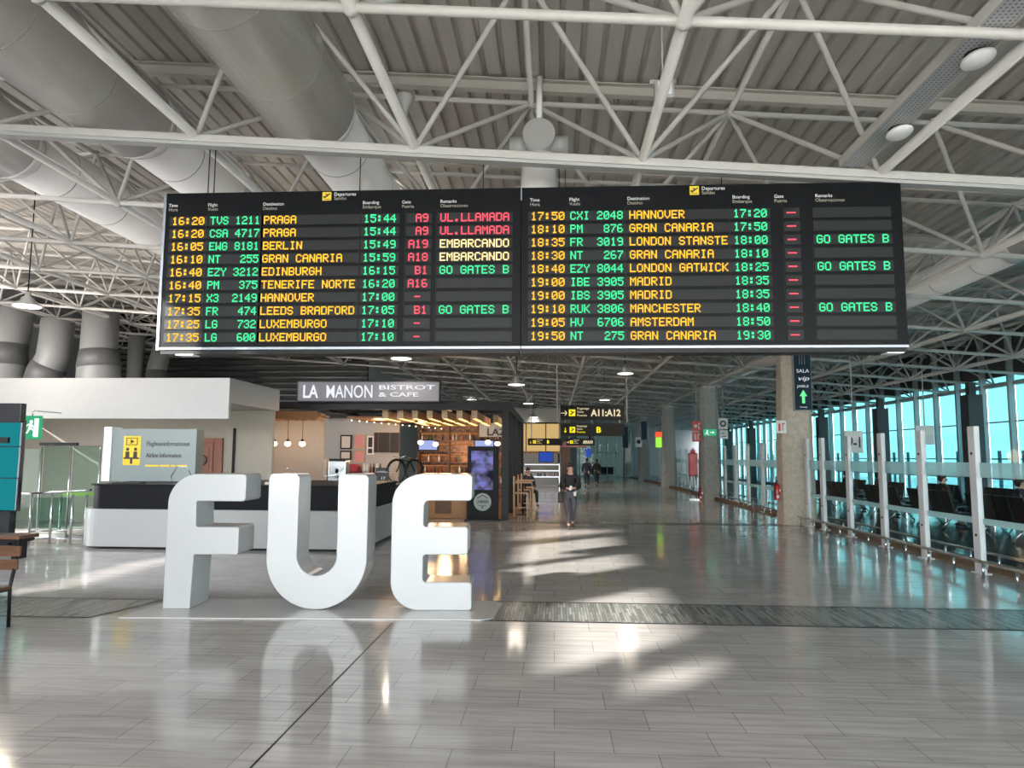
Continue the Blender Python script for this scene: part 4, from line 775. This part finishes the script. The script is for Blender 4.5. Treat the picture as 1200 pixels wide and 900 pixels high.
def picto(label, x0, x1, z0, z1, y, bgm, mark, grp=None, hang=None):
    t = thing('wall_sign', label, 'sign', ((x0+x1)/2, y, z0), grp); B('plate',bgm,t,(x0,x1,y-.02,y+.02,z0,z1)); w_, h = x1-x0, z1-z0; mb = MB(); cx, cz = (x0+x1)/2, (z0+z1)/2
    if mark == 'hose':
        mb.lathe((x0+w_*.36,y-.025,cz),[(w_*.20,-.004),(w_*.20,.004)],16,'y'); mb.box(x0+w_*.66,x0+w_*.74,y-.028,y-.02,cz-h*.3,cz+h*.3); mb.box(x0+w_*.74,x0+w_*.88,y-.028,y-.02,cz+h*.18,cz+h*.28); mb.box(x0+w_*.74,x0+w_*.88,y-.028,y-.02,cz-h*.22,cz-h*.12); mt = 'sign_white'
    if mark == 'ext': mb.box(x0+w_*.2,x0+w_*.42,y-.028,y-.02,cz-h*.34,cz+h*.2); mb.box(x0+w_*.27,x0+w_*.36,y-.028,y-.02,cz+h*.2,cz+h*.34); mb.box(x0+w_*.58,x0+w_*.66,y-.028,y-.02,cz-h*.3,cz+h*.3); mb.box(x0+w_*.66,x0+w_*.85,y-.028,y-.02,cz+h*.2,cz+h*.3); mt = 'sign_red' if bgm == 'sign_white' else 'sign_white'
    if mark == 'ring':
        for i in range(20):
            a, b = 2*PI*i/20, 2*PI*(i+1)/20; R1, R2 = w_*.34, w_*.18
            mb.prism([(cx+R1*math.cos(a),cz+R1*math.sin(a)),(cx+R1*math.cos(b),cz+R1*math.sin(b)),(cx+R2*math.cos(b),cz+R2*math.sin(b)),(cx+R2*math.cos(a),cz+R2*math.sin(a))],y-.028,y-.02)
        mt = 'ink_black'
    if mark == 'run':
        mb.lathe((x0+w_*.3,y-.025,cz+h*.26),[(h*.10,-.004),(h*.10,.004)],12,'y'); mb.prism([(x0+w_*.24,cz+h*.15),(x0+w_*.36,cz+h*.15),(x0+w_*.32,cz-h*.08),(x0+w_*.42,cz-h*.35),(x0+w_*.36,cz-h*.38),(x0+w_*.25,cz-h*.12),(x0+w_*.14,cz-h*.3),(x0+w_*.10,cz-h*.25),(x0+w_*.22,cz-h*.02)],y-.028,y-.02); mb.box(x0+w_*.5,x0+w_*.72,y-.028,y-.02,cz-h*.05,cz+h*.05); mb.prism([(x0+w_*.70,cz+h*.2),(x0+w_*.86,cz),(x0+w_*.70,cz-h*.2)],y-.028,y-.02); mt = 'exit_white'
    if mark == 'bars': mb.box(x0+w_*.2,x0+w_*.8,y-.028,y-.02,cz-h*.25,cz-h*.15); mb.box(x0+w_*.2,x0+w_*.55,y-.028,y-.02,cz+h*.1,cz+h*.2); mt = 'ink_black'
    mb.build('symbol',mt,t)
    if hang: MB().tube([(cx,y,z1),(cx,y,hang)],.025,8).build('hanger','frame_paint',t)
    return t
picto('white and red extinguisher sign on the left face of the near pillar', 6.24, 6.52, 2.56, 2.92, 20.86, 'sign_white', 'ext'); 
picto('red hose reel sign, upper of the pair beside the second pillar', 6.18, 6.58, 3.06, 3.50, 33.0, 'sign_red', 'hose', hang=ZD(6.4)); picto('red extinguisher sign, lower of the pair beside the second pillar', 6.18, 6.58, 2.58, 3.02, 33.0, 'sign_red', 'ext')
picto('green exit sign with runner on the second pillar', 6.76, 7.34, 2.86, 3.16, 33.45, 'exit_glow', 'run')
picto('white square sign with a dark ring right of the second pillar', 7.38, 7.80, 3.16, 3.64, 33.2, 'sign_white', 'ring', hang=ZD(7.6)); picto('white sign with dark bars under the ring sign', 7.44, 7.80, 2.72, 3.10, 33.2, 'sign_white', 'bars')
t = thing('gate_number_sign', 'white panel with the numbers 9 and 1 hanging behind the glass screen', 'sign', (9.6, 24, 2.05)); B('panel','sign_white',t,(9.34,9.90,24,24.05,2.05,2.75)); text('lettering','9-1','ink_black',t,9.42,23.995,2.22,.34,.40,bold=.01); MB().tube([(9.62,24.02,2.75),(9.62,24.02,ZD(9.6))],.02,8).build('hanger','frame_paint',t)
t = thing('gate_number_sign', 'white panel sign farther right behind the glass screen', 'sign', (12.6, 26, 2.2)); B('panel','sign_white',t,(12.35,12.95,25.6,25.65,2.35,3.0)); MB().tube([(12.65,25.62,3.0),(12.65,25.62,ZD(12.6))],.02,8).build('hanger','frame_paint',t)
# lit far banners
t = thing('lit_banner', 'lit red over green banner hanging by the third pillar', 'banner', (5.68, 40, 2.4)); B('upper','lamp_red',t,(5.5,5.86,40,40.04,2.98,3.26)); B('lower','lamp_green',t,(5.52,5.84,40,40.04,2.42,2.96)); MB().tube([(5.68,40.02,3.26),(5.68,40.02,ZD(5.7))],.015,6).build('hanger','frame_paint',t)
for i, (x, y, z0, z1) in enumerate(((5.5,45,2.95,4.08),(4.75,49,2.5,3.9),(2.6,52,2.9,4.1))):
    t = thing('hanging_panel', ['tall dark hanging panel left of the lit banner','tall dark hanging panel, second in the far passage','narrow dark hanging panel behind the gate sign'][i], 'sign', (x,y,z0), 'dark panels hung in the passage'); B('panel','sign_navy',t,(x-.18,x+.18,y,y+.05,z0,z1)); B('edge','mullion',t,(x-.2,x+.2,y+.05,y+.07,z0-.02,z1+.02)); MB().tube([(x,y+.02,z1),(x,y+.02,ZD(x))],.015,6).build('hanger','frame_paint',t)
# industrial pendant lights under the roof
for lab, x, y, z in (('dome ceiling lamp above and right of the gate signs',2.69,27.5,5.02),('dome ceiling lamp above the kiosk corner',-1.36,26,4.45),('dome ceiling lamp straight above the gate signs',2.9,42,5.16),('dome ceiling lamp far behind, left of the gate signs',-1.5,42,4.95),('dome ceiling lamp over the cafe sign',-4.4,20.5,4.66),('dome ceiling lamp at the left edge over the fascia',-12.3,16,5.3),('small dome lamp over the distant yellow fascia',-1.4,50,4.6),('small dome lamp above the far passage, left',-.9,58,4.9),('small dome lamp deep in the passage between the gate signs',2.0,50,3.9)):
    t = thing('dome_lamp', lab, 'ceiling lamp', (x,y,z), 'dome lamps under the roof'); s = .32
    MB().lathe((x,y,z),[(s,0),(s*.96,.03),(s*.45,.10),(s*.42,.2),(s*.2,.24),(s*.2,.34)],22).build('shade','frame_paint',t); MB().lathe((x,y,z-.012),[(s*.9,0),(s*.9,.012)],22).build('diffuser','lamp_white',t); MB().tube([(x,y,z+.34),(x,y,ZD(x))],.014,6).build('cord','black_metal',t)
    l = bpy.data.lights.new('dome_light','SPOT'); l.energy = 260; l.spot_size = 2.9; l.spot_blend = .6; l.color = (1,.86,.68); l.shadow_soft_size = .3; o = bpy.data.objects.new('dome_light', l); COL.objects.link(o); o.location = (x,y,z-.05)

# ================================================================== GLASS SCREEN, RAILS
posts = [(6.95,12.5),(6.97,14.3),(6.98,16.0),(7.05,17.95),(7.06,19.7),(6.98,20.6),(7.16,23.8),(7.28,26.0),(7.4,28.4),(7.5,30.7),(7.62,33.1),(7.68,35.2),(7.74,37.4),(7.8,39.6),(7.85,41.8),(7.9,44),(7.95,46.3),(8.0,48.8),(8.0,51.2),(8.0,53.6),(8.0,56)]
posts = [(6.93,10.5)]+posts
plab = lambda i: 'white steel post of the glass screen, %s' % (['out at the right end','nearest the viewer','second from the near end','third from the near end','fourth from the near end','just right of the near pillar','beside the near pillar','just left of the near pillar','second left of the near pillar','third left of the near pillar','fourth left of the near pillar','fifth left of the near pillar','sixth left of the near pillar'][i] if i < 13 else 'in the far row beyond the second pillar')
for i, (x, y) in enumerate(posts):
    t = thing('screen_post', plab(i), 'post', (x,y,0), 'far posts of the glass screen' if i >= 13 else 'posts of the glass screen')
    B('upright','post_white',t,(x-.045,x+.045,y-.10,y+.10,0,2.4),bevel=.008,seg=1); B('base_plate','post_white',t,(x-.09,x+.09,y-.14,y+.14,0,.02))
    for z in (.62,1.95): MB().lathe((x-.045,y,z),[(.022,-.012),(.022,0)],10,'x').build('bolt','black_metal',t)
for i in range(len(posts)-1):
    (xa,ya),(xb,yb) = posts[i],posts[i+1]
    if i == 6: xa, ya = 7.05, 21.75
    t = thing('glass_panel', ('glass screen panel with frosty bands, %s' % (['at the right edge of view','between the two nearest posts','second between the near posts','third between the near posts','fourth between the near posts','right behind the near pillar','left behind the near pillar','first left of the near pillar','second left of the near pillar','third left of the near pillar','fourth left of the near pillar','fifth left of the near pillar'][i])) if i < 12 else 'glass screen panel with frosty bands in the far row beyond the second pillar', 'glass panel', ((xa+xb)/2,(ya+yb)/2,.12), 'far glass panels of the screen' if i >= 12 else 'glass panels of the screen')
    def pane(nm, mt, z0, z1, w_): MB().bar((xa+.02,ya+.11,(z0+z1)/2),(xb+.02,yb-.11,(z0+z1)/2),w_,z1-z0).build(nm,mt,t)
    pane('pane','clear_glass',.12,2.3,.012); pane('upper_band','frost_glass',1.56,1.80,.016); pane('lower_band','frost_glass',.80,.90,.016)
    if i < 12:
        for s in (.12, -.12): MB().bar((xa if s > 0 else xb, ya+.13 if s > 0 else yb-.13, .16),(xa if s > 0 else xb, ya+.15 if s > 0 else yb-.15, .16),.05,.12).build('clamp','steel',t)
for nm, lab, dx in (('bumper_rail','low double steel bumper rail on the walkway side of the glass screen',-.22),('bumper_rail','low steel bumper rail on the gate side of the glass screen',.52)):
    t = thing(nm, lab, 'rail', (6.9+dx, 25, 0), 'low bumper rails along the glass screen')
    pts = [(6.9+dx, 8.6, .245)]+[(x+dx, y, .245) for x, y in posts]
    MB().tube(pts,.028,10).build('handrail','steel',t)
    y = 8.6; k = 0
    while y < 52:
        for (xa,ya),(xb,yb) in zip(posts,posts[1:]):
            if ya <= y <= yb: x = xa+(xb-xa)*(y-ya)/(yb-ya)+dx; break
        else: x = 6.9+dx
        MB().tube([(x,y,0),(x,y,.22)],.02,8).build('stanchion','steel',t); y += .86; k += 1
# fire extinguisher, hose cover, stand
def extinguisher(lab, x, y, z):
    t = thing('fire_extinguisher', lab, 'fire extinguisher', (x,y,z), 'fire extinguishers'); MB().lathe((x,y,z),[(.07,0),(.082,.03),(.082,.40),(.05,.46),(.025,.48)],18).build('cylinder','ext_red',t)
    MB().lathe((x,y,z+.48),[(.02,0),(.02,.05)],10).build('valve','black_metal',t); B('handle','black_metal',t,(x-.015,x+.015,y-.09,y+.03,z+.53,z+.55)); MB().tube([(x,y-.05,z+.5),(x-.08,y-.08,z+.40),(x-.085,y-.06,z+.15)],.012,6).build('hose','black_metal',t); B('bracket','steel',t,(x+.06,x+.115,y-.05,y+.05,z+.25,z+.30)); B('label','sign_white',t,(x-.04,x+.04,y-.088,y-.08,z+.05,z+.14))
extinguisher('red fire extinguisher hung on the left side of the near pillar', 6.31, 21.2, .68)
t = thing('hose_stand', 'red covered hose reel on a slim steel stand before the second pillar', 'fire point', (6.2, 33.1, 0))
B('cover','ext_red',t,(6.02,6.40,33.0,33.25,1.06,2.08),bevel=.05); B('cap','ext_red',t,(6.12,6.30,33.02,33.2,2.08,2.22),bevel=.03)
for x in (6.06,6.34): MB().tube([(x,33.15,0),(x,33.15,1.1)],.03,8).build('leg','steel',t)
B('base','steel',t,(5.98,6.44,32.95,33.35,0,.05)); extinguisher('red fire extinguisher behind the hose stand at the second pillar', 6.55, 33.4, 0.0); 

# ================================================================== GATE SEATING
def seat_row(lab, x, y, n, face):
    t = thing('seat_bench', lab, 'airport seats', (0,0,0), 'black beam seats at the gate'); w_ = .58
    B('beam','black_metal',t,(-.05,.05,0,n*w_,.34,.40))
    for i in range(n):
        y0 = i*w_+.03
        B('seat','seat_black',t,(-.25,.25,y0,y0+w_-.06,.42,.47),bevel=.02); MB().bar((-.25,y0+(w_-.06)/2,.46),(-.36,y0+(w_-.06)/2,1.0),w_-.06,.04,(0,1,0)).build('backrest','seat_black',t) if False else MB().prism([(-.22,.45),(-.27,.45),(-.40,1.02),(-.35,1.03)],y0,y0+w_-.06).build('backrest','seat_black',t)
    for i in range(n+1):
        if i in (0,n): MB().tube([(-.22,i*w_,.45),(-.22,i*w_,.64),(.2,i*w_,.64),(.2,i*w_,.45)],.015,6).build('armrest','steel',t)
    for y0 in (.5,n*w_-.5):
        for s in (-1,1): MB().tube([(0,y0,.36),(s*.18,y0,.22),(s*.36,y0,.03)],.022,8).build('leg','steel',t); MB().ball((s*.36,y0,.018),.03,8,(1,1,.6)).build('foot','black_metal',t)
    return t
proto = seat_row('black beam seats nearest the viewer behind the glass screen', 0, 0, 4, 1)
rows = [(10.6,16.6,0),(10.6,19.6,0),(10.6,22.6,0),(10.6,25.8,0),(10.6,29,0),(10.6,32.2,0),(11.9,20,PI),(11.9,23.2,PI),(11.9,26.4,PI),(11.9,29.6,PI),(13.4,21.2,0),(13.4,24.4,0)]
rlab = ['black beam seats nearest the viewer behind the glass screen','black beam seats, second along the glass screen','black beam seats, third along the glass screen','black beam seats right of the near pillar, fourth along the screen','black beam seats, fifth along the glass screen','black beam seats seen left of the near pillar','black beam seats back to back with the second set','black beam seats back to back with the third set','black beam seats back to back with the fourth set','black beam seats back to back with the fifth set','black beam seats by the tinted facade, nearer set','black beam seats by the tinted facade, farther set']
for i, (x, y, r) in enumerate(rows):
    o = proto if i == 0 else copy_tree(proto)
    o.location = (x, y+(2.32 if r else 0), 0); o.rotation_euler = (0,0,r); o['label'] = rlab[i]
t = thing('carry_on_bag', 'dark travel bag on the seats by the glass screen', 'bag', (10.75,22.0,.47)); B('body','bag_black',t,(10.5,10.95,21.75,22.2,.475,.85),bevel=.06); MB().tube([(10.6,21.97,.84),(10.62,21.97,.95),(10.83,21.97,.95),(10.85,21.97,.84)],.015,6).build('handle','bag_black',t)

# ================================================================== FAR PASSAGE
struct('wall_shops', MB().box(-9.5,.45,50,50.2,0,5.2), 'grey_wall')
t = thing('shop_fascia', 'warm yellow lit fascia of the distant shop behind the kiosk', 'fascia', (-.9,48,2.2)); B('panel','shop_yellow',t,(-2.3,.35,48,48.2,2.25,4.05)); B('top_trim','black_metal',t,(-2.35,.4,47.98,48.2,4.05,4.15)); B('bottom_trim','wood',t,(-2.35,.4,47.98,48.2,2.1,2.25))
for x in (-1.9, -.6): B('rib','wood',t,(x,x+.08,47.97,48,2.25,4.05))
MB().tube([(-2.2,48.1,0),(-2.2,48.1,2.15)],.06,8).build('support','black_metal',t); MB().tube([(.3,48.1,0),(.3,48.1,2.15)],.06,8).build('support','black_metal',t)
t = thing('blue_screen', 'blue lit screen under the yellow shop fascia', 'screen', (-.53,47.9,1.5)); B('display','screen_blue',t,(-.98,-.09,47.88,47.9,1.56,2.18)); B('bezel','black_metal',t,(-1.02,-.05,47.9,47.95,1.52,2.22))
t = thing('shop_shelf', 'white lit shop shelves under the blue screen', 'shelf', (-.8,47.5,0))
for i, z in enumerate((.55,.95,1.35)): B('shelf_board','shelf_glow',t,(-1.95,.35,47.4,47.9,z,z+.06))
for x in (-1.95,.30): B('upright','steel',t,(x,x+.05,47.4,47.9,0,1.45))
random.seed(8)
for i in range(14): B('goods',random.choice(('slate','picture_paper','pink_card','black_satin')),t,(-1.85+.15*i,-1.75+.15*i,47.5,47.7,.62,.62+random.uniform(.12,.25)))
t = thing('passage_column', 'brown clad column at the end of the distant shop', 'column', (.75,47,0)); B('shaft','dark_wood',t,(.5,1.0,47,47.5,0,2.5)); B('head','pink_card',t,(.35,2.0,46.9,47.5,2.5,2.85))
# glazed far end with seats
t = thing('glazed_lobby', 'dim glazed lobby front closing the far passage', 'glass front', (4.2,70,0))
for i in range(7): B('mullion','mullion',t,(2.4+.85*i,2.46+.85*i,70,70.08,0,4.6))
for z in (.05,2.3,4.5): B('transom','mullion',t,(2.4,7.5,70,70.08,z,z+.07))
B('glazing','clear_glass',t,(2.45,7.5,70.03,70.05,.1,4.5))
o = copy_tree(proto); o.location = (5.3,66,0); o.rotation_euler = (0,0,PI/2); o['label'] = 'black beam seats before the lobby glass at the end of the passage'
t = thing('blue_sign', 'small blue lit sign at the far end of the passage', 'sign', (2.6,55,2.2)); B('face','screen_blue',t,(2.35,2.75,55,55.04,1.9,2.5)); MB().tube([(2.55,55.02,2.5),(2.55,55.02,ZD(2.5))],.015,6).build('hanger','frame_paint',t)
t = thing('round_sign', 'grey square sign with a ring hanging in the far passage', 'sign', (6.0,52,3.0)); B('plate','sign_white',t,(5.75,6.2,52,52.04,2.6,3.3)); MB().lathe((5.97,51.99,2.98),[(.15,-.005),(.15,.005)],16,'y').build('symbol','ink_black',t); MB().tube([(5.97,52.02,3.3),(5.97,52.02,ZD(6))],.015,6).build('hanger','frame_paint',t)

# ================================================================== PEOPLE
def hand(pts, eds, wrist, side, fwd, up):
    """palm and five short bent fingers continuing from the wrist joint"""
    w_, s, f, u = Vector(pts[wrist][:3]), Vector(side), Vector(fwd), Vector(up)
    def ad(p, r, q): pts.append((p.x,p.y,p.z,r)); eds.append((q, len(pts)-1)); return len(pts)-1
    palm = ad(w_+f*.055, .022, wrist)
    for k, (o, L) in enumerate(((-.028,.052),(-.010,.060),(.009,.056),(.027,.046))):
        a = ad(w_+f*.085+s*o, .0095, palm); b = ad(w_+f*(.085+L*.55)+s*o+u*-.012, .0085, a); ad(w_+f*(.085+L*.75)+s*o+u*-.036, .0075, b)
    a = ad(w_+f*.035+s*-.036+u*.005, .011, palm); ad(w_+f*.072+s*-.042+u*-.010, .009, a)
def person(lab, loc, rz, h=1.65, top='sweater_black', legs='trouser_grey', hair='hair_dark', pose='walk', hands=True):
    k = h/1.65
    t = thing('person', lab, 'person', (0,0,0))
    if pose == 'walk': J = dict(kl=(-.075,-.16,.48), al=(-.045,-.13,.085), tl=(-.05,-.29,.03), kr=(.085,-.03,.48), ar=(.07,.24,.16), tr=(.075,.12,.03)); hip = .88; el, er, wl, wr = (-.25,.05,1.06), (.25,.05,1.06), (-.085,-.235,1.045), (.085,-.235,1.055)
    elif pose == 'stride': J = dict(kl=(-.09,-.20,.50), al=(-.08,-.22,.10), tl=(-.08,-.37,.06), kr=(.09,.06,.46), ar=(.09,.36,.20), tr=(.09,.27,.04)); hip = .88; el, er, wl, wr = (-.24,.12,1.08), (.24,-.03,1.08), (-.22,.05,.86), (.23,-.2,.93)
    else: J = dict(kl=(-.12,-.46,.55), al=(-.12,-.44,.09), tl=(-.12,-.58,.03), kr=(.12,-.46,.55), ar=(.12,-.50,.09), tr=(.12,-.64,.03)); hip = .60; el, er, wl, wr = (-.25,-.05,.74), (.25,-.05,.74), (-.10,-.30,.68), (.10,-.30,.68)
    d = hip-.88; L = lambda p, r, r2=None: (p[0]*k,p[1]*k,p[2]*k,r*k,(r2 or r)*k)
    if pose == 'sit': el, er, wl, wr = [(a,b,c) for a,b,c in (el,er,wl,wr)]
    P = [L((0,0,hip),.135,.11), L((0,.01,hip+.16),.125,.10), L((0,.0,hip+.36),.155,.105), L((0,.0,hip+.50),.085,.07), L((0,-.01,hip+.57),.052), L((0,-.025,hip+.655),.082,.09), L((0,-.02,hip+.735),.072,.085),
         L((-.175,0,hip+.46),.062), L(el,.045), L(wl,.030), L((.175,0,hip+.46),.062), L(er,.045), L(wr,.030),
         L((-.09,0,hip-.05),.088), L(J['kl'],.058), L(J['al'],.040), L(J['tl'],.032), L((.09,0,hip-.05),.088), L(J['kr'],.058), L(J['ar'],.040), L(J['tr'],.032)]
    Ed = [(0,1),(1,2),(2,3),(3,4),(4,5),(5,6),(3,7),(7,8),(8,9),(3,10),(10,11),(11,12),(0,13),(13,14),(14,15),(15,16),(0,17),(17,18),(18,19),(19,20)]
    P2, E2 = list(P), list(Ed)
    if hands:
        if pose == 'walk': hand(P2,E2,9,(0,0,1),(.75,-.62,0),(.0,-1,0)); hand(P2,E2,12,(0,0,1),(-.75,-.62,0),(.0,-1,0))
        else:
            for wv, e_ in ((9,el),(12,er)):
                f = (Vector(P[wv][:3])-Vector(e_)*k).normalized(); s = f.cross(Vector((1,0,.01))).normalized(); hand(P2,E2,wv,s,f,(1 if wv==12 else -1,0,0))
    body = skin_fig('body', P2, E2, 'skin', t, 2)
    g = .016*k; inf = lambda i, a=g: (*P[i][:3], P[i][3]+a, P[i][4]+a)
    cut = lambda a, b, f, r: (*[P[a][q]+(P[b][q]-P[a][q])*f for q in range(3)], r*k, r*k)
    tp = [inf(0), inf(1), inf(2), inf(3), (*P[4][:2],P[4][2]-.01*k,.062*k,.062*k), inf(7), inf(8), cut(8,9,.93,.044), inf(10), inf(11), cut(11,12,.93,.044)]
    skin_fig('jumper', tp, [(0,1),(1,2),(2,3),(3,4),(3,5),(5,6),(6,7),(3,8),(8,9),(9,10)], top, t, 2)
    tr = [(P[0][0],P[0][1],P[0][2]-.02*k,P[0][3]+.014,P[0][4]+.016), inf(13,.014*k), inf(14,.014*k), cut(14,15,.9,.052), inf(17,.014*k), inf(18,.014*k), cut(18,19,.9,.052)]
    tr.append((P[1][0],P[1][1],P[1][2]-.03*k,P[1][3]+.008,P[1][4]+.008))
    skin_fig('trousers', tr, [(0,1),(1,2),(2,3),(0,4),(4,5),(5,6),(0,7)], legs, t, 2)
    for a, b in ((15,16),(19,20)):
        pa, pb = Vector(P[a][:3]), Vector(P[b][:3]); mid = (pa+pb)/2; skin_fig('shoe', [(pa.x,pa.y+.02*k,pa.z-.02*k,.050*k),(mid.x,mid.y,(pa.z*.4+pb.z*.6),.046*k),(pb.x,pb.y-.01*k,pb.z+.006*k,.036*k)], [(0,1),(1,2)], 'shoe_dark', t, 2)
    hc = Vector(P[6][:3]); hx = Vector((hc.x,hc.y+.015*k,hc.z-.01*k))
    mb = MB(); mb.ball((hx.x,hx.y+.012*k,hx.z+.03*k),.098*k,16,(.92,1.08,.80)); mb.ball((hx.x,hx.y+.06*k,hx.z-.045*k),.075*k,14,(1.05,.75,1.15)); mb.build('hair',hair,t)
    fc = MB(); zf = P[5][2]+.02*k; yf = P[5][1]-.088*k
    fc2 = MB().ball((0,yf,zf-.018*k),.016*k,10,(.8,1,1.4)); fc2.build('nose','skin',t); 
    for s in (-1,1): MB().ball((s*.031*k,yf+.008*k,zf+.012*k),.010*k,8,(1.3,.6,.7)).build('eye','ink_black',t); MB().ball((s*.082*k,P[5][1]+.01*k,zf),.022*k,8,(.4,.8,1.3)).build('ear','skin',t)
    MB().ball((0,yf+.008*k,zf-.055*k),.02*k,10,(1.2,.4,.35)).build('mouth','pink_card',t)
    t.location = loc; t.rotation_euler = (0,0,rz)
    return t
pw = person('person in a black jumper and grey trousers walking towards the viewer, hands together', (.42,19.25,0), .05, 1.66)
t = thing('phone', 'pale phone held in the walking person\'s hands', 'phone', (.42,18.9,1.03)); 
MB().bar((.40,18.955,1.00),(.44,18.925,1.13),.075,.012,(0,-1,.3)).build('case','cloth_grey',t); MB().bar((.40,18.947,1.01),(.438,18.917,1.12),.064,.004,(0,-1,.3)).build('screen','white_plastic',t)
t = thing('shoulder_bag', 'dark bag hanging at the walking person\'s hip', 'bag', (.16,19.3,.6)); B('body','bag_black',t,(.10,.24,19.2,19.42,.66,.94),bevel=.03); MB().tube([(.17,19.25,.92),(.22,19.2,1.15),(.30,19.22,1.40)],.012,6).build('strap','bag_black',t)
t = thing('paper_cup', 'small white cup held low beside the walking person\'s right hand', 'cup', (.52,18.96,.86)); MB().lathe((.53,18.97,.86),[(.030,0),(.042,.095)],16).build('cup','white_plastic',t); MB().lathe((.53,18.97,.955),[(.045,0),(.045,.012),(.035,.018)],16).build('lid','white_plastic',t)
person('person in dark clothes walking away down the far passage, left of two', (1.95,44,0), PI, 1.78, 'cloth_navy','cloth_navy', pose='stride', hands=False)
person('person in dark clothes walking away down the far passage, right of two', (2.75,47.5,0), PI+.1, 1.72, 'sweater_black','cloth_navy', pose='stride', hands=False)
person('person in a dark top sitting at the side of the kiosk', (-1.0,27.9,.0), .5, 1.7, 'cloth_navy','sweater_black', pose='sit', hands=False)
t = thing('stool', 'dark stool under the person sitting beside the kiosk', 'stool', (-1.0,27.9,0)); B('seat','black_satin',t,(-1.2,-.8,27.72,28.1,.36,.40)); 
for a in (-1.15,-.85):
    for b in (27.77,28.05): MB().tube([(a,b,0),(a,b,.36)],.018,6).build('leg','black_metal',t)
for lab, x, y, rz, c in (('person with dark hair seated behind the nearest glass panel',10.68,17.45,PI/2,'cloth_navy'),('person in brown seated beside the dark bag at the gate',10.68,20.8,PI/2,'cloth_brown'),('person in grey seated farther along the gate seats',10.68,24.8,PI/2,'cloth_grey'),('person in black seated at the gate near the pillar',10.68,27.4,PI/2,'sweater_black'),('person in navy seated facing the tinted facade',11.82,21.2,-PI/2,'cloth_navy')):
    person(lab,(x,y,.0),rz,1.7,c,'cloth_navy',pose='sit',hands=False)
